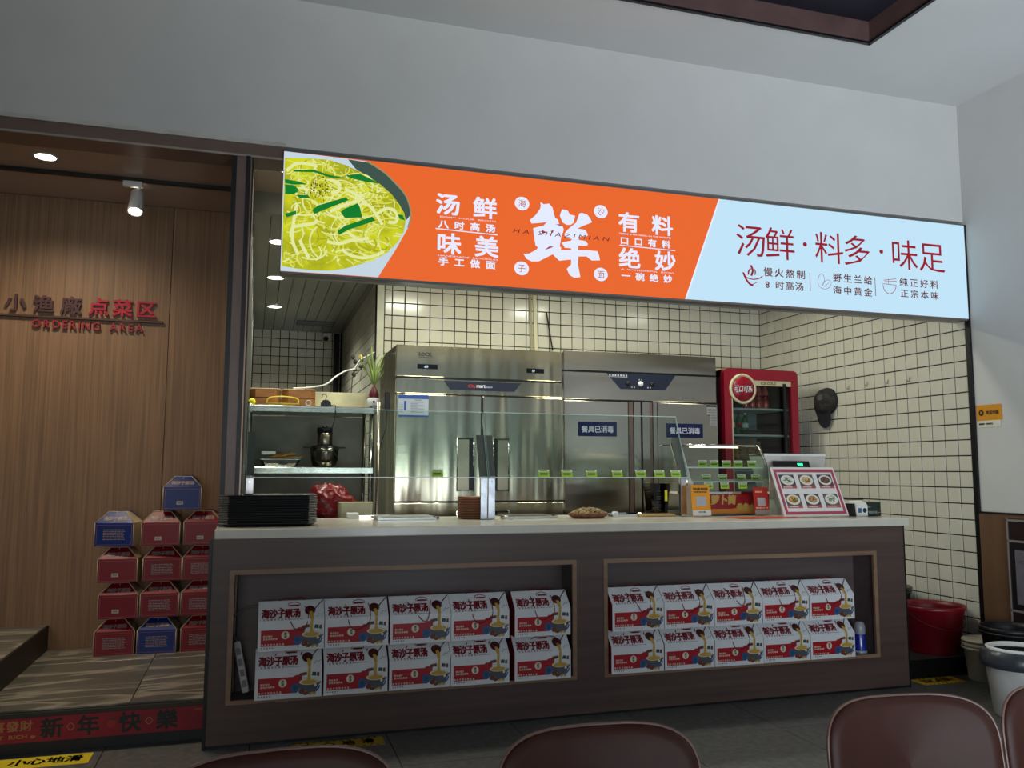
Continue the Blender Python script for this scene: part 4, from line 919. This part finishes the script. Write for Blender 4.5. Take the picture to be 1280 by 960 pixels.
for i, x in enumerate((.085,.145,.205,.262)): bottle(x, .09, 1.396, .025, .17, (bg, bg, bg, bg)[i], (bg, whitep, redp, whitep)[i], ('plain green bottle at the left end of the middle cooler shelf', 'green bottle with white cap on the middle cooler shelf, second from the left', 'green bottle with red cap on the middle cooler shelf', 'green bottle with white cap on the middle cooler shelf, nearest its empty end')[i], 'green bottles on the middle cooler shelf')
for i, x in enumerate((.10,.17,.24,.31,.38)): bottle(x, .09, 1.126, .029, .22, bo, mat('orange_cap', (196,130,40), .4), 'orange drink bottle, %s from the left on the lowest visible cooler shelf' % on[i], 'orange bottles on the lower cooler shelf')
# flat cardboard on the cooler
tag(MB().bev(3.47, 1.66, .105+CH-.009, 3.95, 2.1, .105+CH+.012, .003).build('cardboard_sheet', mat('brown_cardboard', (170,130,86), .7)), 'flat brown cardboard sheet on top of the red drinks cooler', 'cardboard')

# steel shelf unit at the left
t = thing('steel_shelf_unit', 'brushed steel shelf unit at the left of the kitchen', 'shelf unit', (.36, 1.90, .105))
for x, y in ((.395,-.19),(.395,.19),(-.395,-.19),(-.395,.19)): MB().tube([(x,y,0),(x,y,1.545)], .013, 12).build('post', chrome, t)
for z, nm in ((1.535,'shelf'),(1.130,'shelf'),(.45,'shelf')):
    MB().bev(-.405, -.215, z-.042, .412, .205, z, .003).build(nm, mat('shelf_steel', (186,184,172), .22, 1, var=.06, scale=6, stretch=(2.5,1,1), bump=.2, bscale=3), t)
MB().box(-.40, .206, .0, .41, .212, 1.49).build('back_sheet', mat('grey_sheet', (160,153,138), .5), t)
tag(MB().lathe([(.0105,0),(.0105,1.45)], seg=16).build('steel_pole', mat('warm_chrome', (190,176,160), .2, 1), None, (.735, 1.22, .105+.695)), 'thin polished steel pole between the shelf unit and the left refrigerator', 'pole')
bpy.data.objects['steel_pole'].location.z = .105; bpy.data.objects['steel_pole'].scale.z = 1.06
# wooden steamer boxes and things on the top shelf
for i, (x0, x1) in enumerate(((-.045, .158), (.166, .385))):
    t = thing('bamboo_steamer', 'orange-brown wooden steamer box, %s on the top steel shelf' % ('left one' if i == 0 else 'right one'), 'steamer', ((x0+x1)/2, 1.86, 1.641), 0, 'wooden steamers on the top shelf'); w = (x1-x0)/2
    for k in range(2):
        l = MB(); rp = rr(w, .10, .04); loft(l, [(rp, .056*k+.001), (rp, .056*k+.053)]); l.build('tier', mat('steamer_wood', (146,96,48), .5, var=.18, scale=14, stretch=(.3,1,1.5)), t)
    MB().bev(-w+.006, -.094, .1095, w-.006, .094, .118, .003).build('lid', mat('steamer_lid', (180,150,110), .6), t)
t = thing('yellow_basin', 'shallow yellow basin in front of the wooden steamers', 'basin', (.165, 1.735, 1.641))
MB().lathe([(.05,0),(.09,.012),(.095,.016),(.09,.016),(.048,.004),(.0001,.003)], seg=28, sx=1.1, sy=.4).build('basin_body', mat('yellow_plastic', (214,190,60), .4), t)
MB().tube(smooth_pts([(-.10,0,.012),(-.085,.0,.048),(-.02,0,.060),(.05,0,.058),(.10,0,.046),(.105,0,.012)],5), .0055, 8).build('handle', mat('yellow_plastic', (214,190,60), .4), t)
t = thing('yellow_cloth', 'crumpled bright yellow cloth at the left end of the top steel shelf', 'cloth', (-.026, 1.735, 1.641)); blob(MB(), (0,0,.022), .028, (.8,.8,.85), .3, 2.5, 1, 3).build('cloth_folds', mat('bright_yellow_cloth', (226,214,50), .8), t)
t = thing('tape_roll', 'small pale roll of tape right of the wooden steamers', 'tape roll', (.335, 1.72, 1.641)); MB().lathe([(.013,-.008),(.021,-.008),(.021,.008),(.013,.008),(.013,-.008)], seg=20).build('roll', flat('tape_pale', (180,176,160), .4), t, (0,0,.021), (PI/2,0,0))
tag(MB().bev(.385, 1.97, 1.641, .745, 1.99, 1.762, .002).build('cream_board', mat('cream_board', (206,198,160), .5)), 'cream board standing at the back of the top steel shelf', 'board')
t = thing('power_adapter', 'black power adapter with white cable in front of the cream board', 'adapter', (.452, 1.735, 1.641))
MB().prism_y([(-.035,0),(.035,0),(.03,.03),(.012,.045),(-.02,.045),(-.034,.028)], -.02, .02).build('adapter_body', blk, t)
MB().tube(smooth_pts([(-.005,0,.045),(.002,0,.075),(-.02,0,.085),(-.028,0,.06)],5), .003, 6).build('plug_loop', blk, t)
MB().tube(smooth_pts([(.03,0,.01),(.055,-.03,.012),(.06,-.064,-.01),(.055,-.066,-.08),(.035,-.064,-.18),(.05,-.064,-.29),(.072,-.064,-.33),(.085,-.05,-.36)],6), .0028, 6).build('cable', blk, t)
tag(MB().tube(smooth_pts([(.24,1.9,1.775),(.35,1.9,1.785),(.46,1.9,1.81),(.53,1.92,1.87),(.60,1.95,1.915),(.67,1.97,1.935)],6), .0055, 8).tube(smooth_pts([(.66,1.96,1.93),(.70,1.98,2.0),(.76,2.02,2.04),(.82,2.1,2.08)],5), .003, 6).build('white_cable', whitep), 'white cable hanging in a loose arc above the top steel shelf', 'cable')
# withered plant against the wall
t = thing('dried_plant', 'thin dried plant with yellow blossom leaning above the cream board', 'plant', (.66, 2.02, 1.64)); dg = mat('dry_stem', (70,66,40), .7)
R = random.Random(4)
MB().tube(smooth_pts([(-.02,0,.0),(-.01,0,.13),(.0,0,.26),(.04,.0,.36)],6), .004, 6).tube(smooth_pts([(.0,0,.24),(.06,0,.30),(.05,0,.22)],5), .0025, 6).build('stem', dg, t)
for k in range(6): blob(MB(), (R.uniform(-.01,.07), R.uniform(-.02,.02), R.uniform(.22,.40)), .016, (1,.5,R.uniform(.6,1.2)), .5, 3, k, 2).build('leaf', mat('dry_leaf', (44,44,26), .7), t)
blob(MB(), (.05,0,.385), .017, (.8,.6,1.3), .5, 3, 9, 2).build('blossom', mat('yellow_blossom', (206,184,90), .6), t)
# onion plant in a white pot
t = thing('potted_onion', 'sprouting red onion with tall green shoots in a small white pot', 'potted plant', (.775, 1.76, 1.655))
MB().lathe([(.030,0),(.041,.01),(.043,.055),(.039,.056),(.036,.045),(.0001,.044)], seg=24).build('pot', whitep, t)
MB().lathe([(.0001,.042),(.03,.052),(.036,.075),(.026,.105),(.011,.135),(.008,.15)], seg=20).build('onion_bulb', mat('onion_red', (106,30,44), .35, var=.2, scale=12), t)
MB().box(-.012,-.0435,.02,.004,-.042,.034).build('pot_mark', blk, t)
for k in range(13):
    a = -1+2*k/12.; h = .16+.09*math.cos(a*1.3)+R.uniform(-.06,.06); dx = a*.085+R.uniform(-.02,.02)
    MB().tube(smooth_pts([(0,0,.13),(dx*.35,R.uniform(-.02,.02),.13+h*.4),(dx*.9,R.uniform(-.03,.03),.13+h*.8),(dx+R.uniform(-.03,.03),R.uniform(-.03,.03),.13+h)],4), .0050, 6, taper=[.8]*3+[1]*6+[.7,.5,.35,.2]).build('shoot', mat('onion_green', (126,146,70), .5, var=.25, scale=10), t)
tag(MB().bev(.755, 1.70, 1.60, .80, 1.82, 1.654, .002).build('wall_bracket', steeld), 'small steel bracket under the onion pot at the end of the shelf unit', 'bracket')
# mincer, tray and dishes on the lower shelf
t = thing('meat_mincer', 'steel-bowl electric food chopper with black motor head on the lower steel shelf', 'food chopper', (.455, 1.80, 1.236))
MB().lathe([(.062,0),(.078,.01),(.090,.05),(.094,.10),(.097,.128),(.092,.128),(.088,.09),(.0001,.03)], seg=36).build('bowl', mat('bowl_steel', (120,116,104), .2, 1, var=.05), t)
MB().lathe([(.096,.128),(.094,.14),(.055,.150),(.054,.152)], seg=36).build('bowl_lid', mat('smoke_lid', (40,40,38), .2), t)
MB().lathe([(.050,.150),(.052,.156),(.052,.228),(.050,.23)], seg=32).build('motor_body', mat('motor_steel', (176,160,140), .22, 1), t)
MB().lathe([(.052,.228),(.053,.255),(.048,.268),(.0001,.27)], seg=32).build('motor_cap', blk, t)
MB().lathe([(.018,.27),(.017,.280),(.0001,.282)], seg=20).build('press_button', chrome, t)
for s in (-1, 1): MB().bev(s*.118-.022, -.012, .128, s*.118+.022, .012, .138, .003).build('handle', blk, t)
t = thing('steel_tray', 'shallow steel tray heaped with yellow sticks on the lower steel shelf', 'tray', (.165, 1.80, 1.236))
mb = MB(); loft(mb, [(rr(.105,.08,.015),0),(rr(.13,.10,.02),.045),(rr(.146,.115,.02),.048),(rr(.146,.115,.02),.051),(rr(.128,.098,.02),.050),(rr(.10,.078,.015),.01)]); mb.build('tray_body', chrome, t)
MB().ell(.018,.024,.03,.011,-.0925).build('blue_sticker', flat('blue_sticker', (40,70,110), .4), t)
R = random.Random(8)
for k in range(12):
    x, y, a = R.uniform(-.04,.10), R.uniform(-.06,.04), R.uniform(-.9,.9)
    MB().tube([(x-.05*math.cos(a),y-.03*math.sin(a),.052+.002*k),(x+.05*math.cos(a),y+.03*math.sin(a),.062+.003*k)], .004, 6).build('dough_stick', mat('yellow_stick', (170,120,36), .6), t)
tag(MB().bev(.045, 1.74, 1.318, .135, 1.84, 1.338, .003).build('white_dish_rack', whitep), 'small white rack at the left end of the steel tray', 'rack')
# dark slanted electrical box on the stile
# rear room: cctv camera, vent, pipe
t = thing('security_camera', 'white security camera high on the rear tiled wall', 'security camera', (.72, 5.28, 2.665)); MB().bev(-.05,-.05,-.045,.05,.02,.05,.012).build('housing', mat('camera_white', (200,200,196), .4), t); MB().lathe([(.028,0),(.024,.01),(.0001,.014)], seg=20).build('lens', blk, t, (-.012,-.05,-.02), (PI/2,0,0))
tag(MB().lathe([(.032,0),(.032,2.6)], seg=16).build('drain_pipe', mat('dark_grey_pipe', (52,54,54), .4), None, (.825, 5.24, .105)), 'dark vertical pipe in the far corner of the kitchen', 'pipe')
t = thing('ceiling_vent', 'long dark slot vent in the kitchen ceiling near the rear wall', 'vent', (.56, 4.72, 2.722)); MB().box(-.19,-.13,-.006,.19,.13,.002).build('vent_frame', blk, t)
for k in range(4): MB().box(-.18,-.11+.06*k,-.010,.18,-.10+.06*k,-.005).build('vent_slat', steeld, t)
tag(MB().bev(.30, 5.05, .105, .78, 5.28, 1.93, .006).build('rear_cupboard', mat('rear_grey', (96,100,96), .5)), 'grey low cupboard against the rear tiled wall', 'cupboard')
t = thing('wire_conduit', 'pale conduit strips running down the tiled wall above the left refrigerator', 'conduit', (2.165, 2.425, 2.10))
for x, w, c in ((-.03,.022,(150,140,110)), (.005,.028,(206,198,160))): MB().add([], []); MB().box(x, -.012, 0, x+w, 0, .64).build('conduit_strip', flat('conduit_%d' % c[0], c, .5), t, (0,0,0), (0, math.radians(-2.0), 0))
MB().tube([(.10,-.02,.42),(.155,-.02,.10)], .006, 8).build('black_cable', blk, t)
tag(MB().bev(.828, 1.585, 1.62, .862, 1.62, 1.74, .004).tube([(.845,1.60,1.62),(.84,1.6,1.50),(.80,1.6,1.36)], .003, 6).build('wall_switch', blk), 'narrow black switch box hanging left of the steel refrigerator', 'switch')

# ------------------------------------------------------------------ right tiled wall: hooks and cap
for i, (y, z) in enumerate(((1.272,1.854),(1.071,1.859),(.859,1.855),(.653,1.851))):
    t = thing('wall_hook', 'small clear hook on the tiled wall, %s from the hanging cap' % on[i], 'hook', (XR-.0105, y, z), 0, 'hooks on the right tiled wall')
    MB().bev(-.002,-.016,-.02,0,.016,.02,.0008).build('hook_plate', flat('hook_clear', (190,186,168), .3), t)
    MB().tube(smooth_pts([(-.002,0,.012),(-.006,0,-.012),(-.018,0,-.016),(-.020,0,-.004)],4), .0022, 6).build('hook_wire', steeld, t)
t = thing('baseball_cap', 'dark baseball cap with grey patch hanging on the tiled wall', 'cap', (XR-.012, 1.52, 1.72))
capm = mat('cap_fabric', (26,26,34), .85, var=.2, scale=40, bump=.3); camo = mat('cap_pattern', (38,35,33), .85, var=.4, scale=30)
b = MB().lathe([(.118,0),(.117,.02),(.108,.050),(.085,.078),(.045,.094),(.0001,.098)], seg=32)
mcap = b.build('crown', camo, t, (-.002, .0, .045), (0, -PI/2, 0)); mcap.scale = (.88, .98, .9)
br2 = MB(); ns_ = 14
tg = [(.078*math.cos(PI*k/ns_)+(.012), -.055-.105*math.sin(PI*k/ns_)) for k in range(ns_+1)]
br2.prism_x([(.105,.06),(.108,.0)]+tg+[(-.095,.02),(-.06,.005),(.0,-.01),(.06,.02)], -.050, -.040); br2.build('brim', capm, t, (0,0,0), (0, math.radians(-8), 0))
MB().lathe([(.120,0),(.121,.012),(.116,.024),(.112,.024)], seg=32).build('sweat_band', capm, t, (-.002, .0, .045), (0, -PI/2, 0)).scale = (.88, .98, .9)
MB().prism_x([(-.045,.055),(.010,.045),(.012,.085),(-.038,.095)], -.0915, -.07).build('patch', flat('cap_patch', (84,80,78), .8), t)
MB().lathe([(.006,0),(.005,.006),(.0001,.008)], seg=10).build('button', capm, t, (-.088,.0,.048), (0,-PI/2,0))

# ------------------------------------------------------------------ right wall outside: sticker and cabinet
t = thing('wall_sticker', 'orange and white welcome sticker on the white wall beside the tiled kitchen', 'sticker', (XR-.001, .118, 1.52))
MB().box(-.003, -.185, .012, -.001, 0, .108).build('orange_field', flat('sticker_orange', (206,138,20), .4), t)
MB().box(-.0025, -.172, -.030, -.001, 0, .012).build('white_field', flat('sticker_white', (214,206,190), .4), t)
def onwall(mb): mb.v = [(y-.0036, -x, z) for x, y, z in mb.v]; return mb
m = MB(); text_row(m, '欢迎光临', .070, .165, .060, .024, 0, bold=.04); m.build
onwall(m).build('lettering', flat('sticker_black', (44,26,10), .5), t)
m = MB(); m.ell(.036, .060, .019, .019, 0); m2 = onwall(m).build('round_mark', flat('sticker_black', (44,26,10), .5), t)
m = MB(); text_fit(m, 'P', .030, .051, .042, .069, -.0008, bold=.04); onwall(m).build('round_mark_letter', flat('sticker_orange', (206,138,20), .4), t)
m = MB(); text_row(m, '推荐使用 扫码领红包', .014, .118, -.009, .012, 0, bold=.03); onwall(m).build('small_lettering', flat('sticker_black', (44,26,10), .5), t)
t = thing('side_cabinet', 'dark brown side cabinet with pale trims and oven window at the right wall', 'cabinet', (XR-.022, -.105, 0))
MB().box(-.03, -1.6, 0.0, 0, 0, .945).build('carcass', flat('cab_dark', (38,26,26), .35), t)
ct_ = flat('cab_trim', (160,146,142), .35, .4)
for z in (.935, .815, .415): MB().box(-.036, -1.6, z-.006, -.03, .003, z+.006).build('trim_strip', ct_, t)
MB().box(-.036, -.003, 0, -.03, .004, .945).build('trim_strip', ct_, t)
MB().box(-.033, -1.6, .425, -.0305, -.015, .80).build('oven_frame', blk, t)
MB().bev(-.036, -.6, .455, -.032, -.045, .765, .003).build('oven_window', mat('oven_glass', (120,114,122), .15, .3), t)
MB().tube([(-.05,-.55,.70),(-.05,-.10,.70)], .008, 8).build('oven_handle', chrome, t)

# ------------------------------------------------------------------ buckets
def bucket(name, label, cat, loc, r0, r1, h, m, lid=None, handle=None, rim=None):
    t = thing(name, label, cat, loc)
    MB().lathe([(r0,0),(r0*1.01,.006),(r1*.985,h-.03),(r1*1.05,h-.022),(r1*1.06,h),(r1*1.0,h),(r1*.96,h-.03),(r0*.96,.012),(.0001,.010)], seg=40).build('bucket_body', m, t)
    if rim: MB().lathe([(r1*1.05,h-.04),(r1*1.08,h-.038),(r1*1.08,h-.028),(r1*1.05,h-.026)], seg=40).build('rim_band', rim, t)
    if lid: MB().lathe([(r1*1.07,h+.001),(r1*1.09,h+.012),(r1*1.03,h+.02),(r1*.95,h+.013),(.0001,h+.012)], seg=40).build('lid', lid, t)
    if handle:
        pts = [(r1*1.06*math.cos(a), -r1*.35*math.sin(a)-r1*.6*math.sin(a), h-.03-r1*.55*math.sin(a)) for a in [PI*k/12 for k in range(13)]]
        MB().tube(pts, .003, 6).build('handle', handle, t)
    return t
redb = mat('red_bucket_plastic', (116,8,24), .36, var=.03)
bucket('bucket', 'large red plastic bucket on the kitchen step', 'bucket', (4.100, .345, .105), .145, .188, .285, redb, handle=flat('dark_red_handle', (90,10,20), .5))
bucket('bucket', 'tall black bin behind the right end of the counter', 'bin', (4.12, .76, .105), .115, .150, .33, blk, lid=flat('dark_lid', (40,42,44), .3))
bucket('bucket', 'cream lidded pail in front of the red bucket', 'pail', (4.175, .015, 0), .098, .120, .215, mat('cream_pail', (212,202,182), .4), lid=mat('cream_pail', (212,202,182), .4), rim=mat('cream_pail', (212,202,182), .4))
bucket('bucket', 'black round tub against the wainscot', 'tub', (4.072, -.262, 0), .115, .152, .36, blk, rim=blk)
t = thing('trash_bin', 'dirty white bin with a grey rolled rim and white ring at the right edge', 'bin', (3.72, -.62, 0)); t.scale.z = .94
MB().lathe([(.115,0),(.120,.01),(.150,.275),(.15,.28),(.143,.28),(.112,.012),(.0001,.01)], seg=44).build('bin_body', mat('dirty_white', (170,166,162), .45, var=.25, scale=7, rgb2=(196,194,190), bump=.1), t)
MB().lathe([(.152,.255),(.168,.262),(.174,.29),(.170,.325),(.155,.345),(.150,.348),(.148,.33)], seg=44).build('grey_rim', mat('grey_liner', (58,60,66), .3, bump=.5, bscale=14), t)
MB().lathe([(.142,.345),(.146,.357),(.132,.362),(.122,.352),(.118,.34)], seg=44).build('white_ring', whitep, t)

# ------------------------------------------------------------------ caution stickers and banner
yl = mat('sticker_yellow', (224,200,20), .5, var=.05); bkp = flat('sticker_black2', (24,22,18), .5)
def floor_text(mb, z): mb.v = [(x, zz, z+.0012-y*0) for x, y, zz in mb.v]; return mb
def caution(x0, y0_, x1, y1, label, words, rz=0, stripes=True, m=yl):
    t = thing('floor_sticker', label, 'floor sticker', (x0, y0_, .0)); t.rotation_euler.z = rz; w, d = x1-x0, y1-y0_
    MB().box(0, 0, 0, w, d, .0012).build('sticker_base', m, t)
    b = MB(); text_row(b, words, w*(.10 if stripes else .48), w*(.90 if stripes else .95), d*.55, d*.52, 0, bold=.03, sz=d*.6); floor_text(b, .0006).build('lettering', bkp, t)
    if stripes:
        b = MB(); n = int(w/.03)
        for k in range(n):
            for z in (0, d-.012): b.add([(k*.03,z,.0014),(k*.03+.014,z,.0014),(k*.03+.020,z+.012,.0014),(k*.03+.006,z+.012,.0014)], [(0,1,2,3)])
        b.build('edge_stripes', bkp, t)
caution(-1.22, -.040, -.620, .098, 'bright yellow slip warning sticker on the floor below the red banner', '小心地滑', 0, False)
caution(.20, -.150, .603, -.035, 'yellow slip warning sticker on the floor under the counter front', '小心地滑', 0, True, mat('sticker_worn_yellow', (170,136,30), .6, var=.15))
caution(3.72, .010, 4.02, .140, 'yellow slip warning sticker below the kitchen step beside the counter', '当心台阶', 0, True, mat('sticker_worn_yellow2', (206,160,24), .6, var=.1))
t = thing('new_year_banner', 'red new year banner stuck along the riser of the platform step', 'banner', (-1.02, .149, .05))
MB().box(-.9, -.002, 0, .85, 0.0, .102).build('banner_strip', mat('banner_red', (150,14,34), .5), t)
b = MB(); 
for ch, x in (('新', .222), ('年', .365), ('快', .533), ('樂', .685)): text_row(b, ch, x-.05, x+.05, .053, .092, -.0022, bold=.03, sz=.088)
b.build('black_lettering', bkp, t)
b = MB(); text_row(b, '恭喜發財', -.060, .148, .070, .050, -.0022, bold=.02, sz=.045); text_fit(b, 'GET  RICH', -.02, .018, .128, .034, -.0022, bold=.02)
text_fit(b, 'Happy', .800, .082, .848, .093, -.0022, bold=.01)
for x in (.295, .610): b.ribbon([(x-.014,.053),(x,.068),(x+.014,.053),(x,.038),(x-.014,.053)], .003, -.0022)
b.ell(.150,.022,.010,.006,-.0022)
b.build('gold_lettering', flat('banner_gold', (176,120,70), .5), t)
MB().ell(.458,.052,.017,.018,-.0022).build('lantern_print', flat('banner_orange', (176,40,30), .5), t); MB().ell(.458,.072,.012,.005,-.0024).build('leaf_print', flat('banner_green', (50,60,30), .5), t)

# ------------------------------------------------------------------ raised letters: ordering area
t = thing('ordering_sign', 'raised red and brown ordering area letters on the wood panel wall', 'sign', (-1.0, 1.488, 2.13))
def os_(fn, m, name): b = MB(); fn(b); b.v = [(x+1.0, y, z-2.13) for x, y, z in b.v]; return b.build(name, m, t)
for chs, x0, x1, cz, m, nm in (('小渔廠', -1.43, -1.02, 2.192, mat('letter_brown', (84,50,46), .35, coat=.3), 'brown_character'), ('点菜区', -.985, -.606, 2.193, mat('letter_red', (178,22,44), .3, coat=.4), 'red_character')):
    for k, ch in enumerate(chs):
        cx = x0+.0575+(x1-x0-.115)*k/2
        os_(lambda b: text_row(b, ch, cx-.06, cx+.06, cz, .118, -.010, bold=.02, ext=.008, sz=.110), m, nm)
x = -1.281
for ch in 'ORDERING AREA':
    if ch == ' ': x += .040; continue
    vs, fs = glyphs(ch, .018, 0, .008); a0 = min(v[0] for v in vs); a1 = max(v[0] for v in vs); sc = .0625
    b = MB(); b.add([(x+(v[0]-a0)*sc+1.0, -.010-v[2], 2.052+v[1]*.066-2.13) for v in vs], fs); b.build('red_letter', mat('letter_red2', (158,34,40), .3, coat=.4), t)
    x += (a1-a0)*sc+.0125
MB().bev(-1.2+.0, -.020, -.020, .437, 0, -.006, .002).build('underline_bar', mat('bar_brown', (92,64,54), .35, .3), t)

# ------------------------------------------------------------------ red and blue gable boxes
GBX = {}
def gable(loc, rz, col, kind, label):
    m = redp if col == 'red' else bluep
    if col not in GBX:
        w, d, h = .103, .098, .130; b = MB()
        loft(b, [([(-w,-d),(w,-d),(w,d),(-w,d)],0),([(-w,-d),(w,-d),(w,d),(-w,d)],h)]); b.m = [0,1,0,1,0,0]
        a = b.mesh('box_body', [m, cream])
        b = MB(); tw, td, H2 = .046, .050, .192
        b.add([(-w,-d,h),(w,-d,h),(tw,-td,H2),(-tw,-td,H2)], [(0,1,2,3)]); b.add([(-w,d,h),(w,d,h),(tw,td,H2),(-tw,td,H2)], [(1,0,3,2)])
        b.add([(-tw,-td,H2),(tw,-td,H2),(tw,td,H2),(-tw,td,H2)], [(0,1,2,3)], 1)
        b.add([(w,-d,h),(w,d,h),(tw,td,H2),(tw,-td,H2)], [(0,1,2,3)], 1); b.add([(-w,-d,h),(-w,d,h),(-tw,td,H2),(-tw,-td,H2)], [(3,2,1,0)], 1)
        g = b.mesh('gable_top', [m, cream])
        e = MB()
        e.tube([(-w,-d-.0005,h),(-tw,-td-.0005,H2),(tw,-td-.0005,H2),(w,-d-.0005,h)], .0030, 5)
        e.tube([(-w,-d-.0005,.001),(-w,-d-.0005,h)], .0022, 5); e.tube([(w,-d-.0005,.001),(w,-d-.0005,h)], .0022, 5)
        e.tube([(0,-td-.002,H2),(0,-td-.012,H2-.018)], .0015, 5)
        em_ = e.mesh('pale_edge', cream)
        hd_ = MB().tube(smooth_pts([(-.02,-td,H2),(.0,-.01,H2+.002),(.05,.02,H2+.001),(.085,.05,H2-.03)],5), .003, 6).mesh('cord_handle', flat('blue_cord', (40,60,130), .5) if col == 'blue' else flat('red_cord', (120,12,28), .6))
        GBX[col] = (a, g, em_, hd_)
    t = thing('gable_box', label, 'gift box', loc, rz, 'red and blue gable boxes stacked in the corridor')
    a, g, e, hd_ = GBX[col]
    obj('box_body', a, t); tp = obj('gable_top', g, t); obj('pale_edge', e, tp); obj('cord_handle', hd_, t)
    if 'gt' not in GBX:
        b = MB(); text_row(b, '海沙子原汤', -.062, .062, .030, .026, -.0008, bold=.05); GBX['gt'] = b.mesh('lettering', flat('box_grey_print', (150,130,128), .4))
        b = MB(); Rr = random.Random(1)
        for r in range(7):
            x = -.058
            while x < .052: l = Rr.uniform(.006,.02); b.box(x, -.0988, .090-.009*r, min(x+l,.058), -.0982, .0945-.009*r); x += l+.003
            if r == 0: pass
        GBX['text'] = b.mesh('print', flat('box_grey_print', (150,130,128), .4))
        b = MB().box(-.030,-.0988,.030,.006,-.0982,.050); GBX['bar'] = b.mesh('barcode_patch', flat('box_patch', (196,190,186), .4))
        b = MB()
        for k in range(7): b.box(-.024+.0035*k,-.0993,.034,-.0225+.0035*k,-.0988,.046)
        GBX['bars'] = b.mesh('bars', blk)
        b = MB()
        for a_ in ((-.094,.008,.094,.0095),(-.094,.118,.094,.1195),(-.094,.008,-.0925,.1195),(.0925,.008,.094,.1195)): b.box(a_[0],-.0985,a_[1],a_[2],-.0981,a_[3])
        GBX['line'] = b.mesh('border_line', flat('box_line', (176,90,96), .4)); 
    lt = obj('lettering', GBX['gt'], tp, (0, -.098, .130), (-math.atan2(.048, .068), 0, 0))
    obj('border_line', GBX['line'], t)
    if kind == 'text': obj('print', GBX['text'], t)
    else: p = obj('barcode_patch', GBX['bar'], t); obj('bars', GBX['bars'], p)
BXY = 1.33
rows = [(.1805, (('red','text',-.722),('blue','text',-.492),('red','text',-.268)), 'bottom'),
        (.3815, (('red','bar',-.705),('red','text',-.490),('red','text',-.270)), 'second'),
        (.5825, (('red','bar',-.717),('red','text',-.488),('red','text',-.272)), 'third'),
        (.7835, (('blue','text',-.733),('red','bar',-.495),('red','bar',-.272)), 'fourth')]
cn = ['left', 'middle', 'right']
R = random.Random(2)
for z, cs, rn in rows:
    for i, (c, k, x) in enumerate(cs): gable((x, BXY+R.uniform(-.006,.006), z), R.uniform(-.05,.05)-(.10 if (rn == 'fourth' and i == 0) else 0), c, k, '%s gable gift box, %s one in the %s row of the corridor stack' % (c, cn[i], rn) if rn != 'bottom' else '%s gable gift box, %s one in the bottom row on the marble platform' % (c, cn[i]))
gable((-.395, BXY, .9845), .03, 'blue', 'bar', 'blue gable gift box alone on top of the corridor stack')

# ------------------------------------------------------------------ leather chairs
def superell(w, h, n, e, k=40):
    out = []
    for i in range(k):
        a = 2*PI*i/k; c, s = math.cos(a), math.sin(a)
        out.append((w*abs(c)**(2/e)*(1 if c > 0 else -1), h*abs(s)**(2/e)*(1 if s > 0 else -1)))
    return out
def cushion(mb, w, h, th, bend, e=3.2, k=48):
    """padded panel in xz, thickness along y, bent around the sitter"""
    vs = []; fs = []; rings = [(0.0,-1),(.55,-1),(.86,-.93),(.965,-.62),(1.0,0),(.965,.62),(.86,.93),(.55,1),(0.0,1)]
    base = superell(1, 1, 0, e, k)
    for s, d in rings:
        for (x, z) in base:
            X, Z = x*s*w, z*s*h; y = d*th/2+bend*(X/w)**2
            vs.append((X, y, Z))
    n = len(rings)
    for a in range(n-1):
        for i in range(k): fs.append((a*k+i, a*k+(i+1)%k, (a+1)*k+(i+1)%k, (a+1)*k+i))
    mb.add(vs, fs, 0, True); return mb
def chair(loc, rz, label):
    t = thing('dining_chair', label, 'chair', loc, rz, 'brown leather dining chairs in the foreground')
    o = cushion(MB(), .208, .145, .036, -.045, 3.8).build('backrest', leather, t, (0, 0, .572), (math.radians(-7), 0, 0), fix=True)
    p = [(x*.208, -.045*x*x*1.0, z*.145) for x, z in superell(1, 1, 0, 3.8, 48)]
    MB().tube([(a*1.0, b_, c) for a, b_, c in p], .0035, 6, closed=True).build('highlight_piping', mat('leather_highlight', (120,92,82), .3), o)  # lighter edge tube carries the backrest's rim highlight in its colour
    s = cushion(MB(), .215, .20, .06, 0).build('seat', leather, t, (0, -.215, .44), (PI/2, 0, 0), fix=True)
    for sx in (-1, 1):
        for y, ty in ((-.03, .02), (-.38, -.40)): MB().tube([(sx*.165,y,.42),(sx*.195,ty,0)], .014, 10, taper=[1,.75]).build('leg', blackm, t)
        MB().tube(smooth_pts([(sx*.12,-.03,.40),(sx*.12,.02,.43),(sx*.12,.035,.52),(sx*.12,.016,.60)],4), .010, 8).build('back_support', blackm, t)
    return t
chair((.060, -2.43, 0), .02, 'brown leather chair back at the bottom left, in front of the counter sticker')
chair((.655, -2.45, 0), -.03, 'brown leather chair back at the bottom centre of the photo')
chair((1.400, -2.44, 0), -.12, 'brown leather chair back at the bottom right, in front of the grey-rimmed bin')
chair((1.860, -2.46, 0), -.15, 'brown leather chair cut by the right edge of the photo')
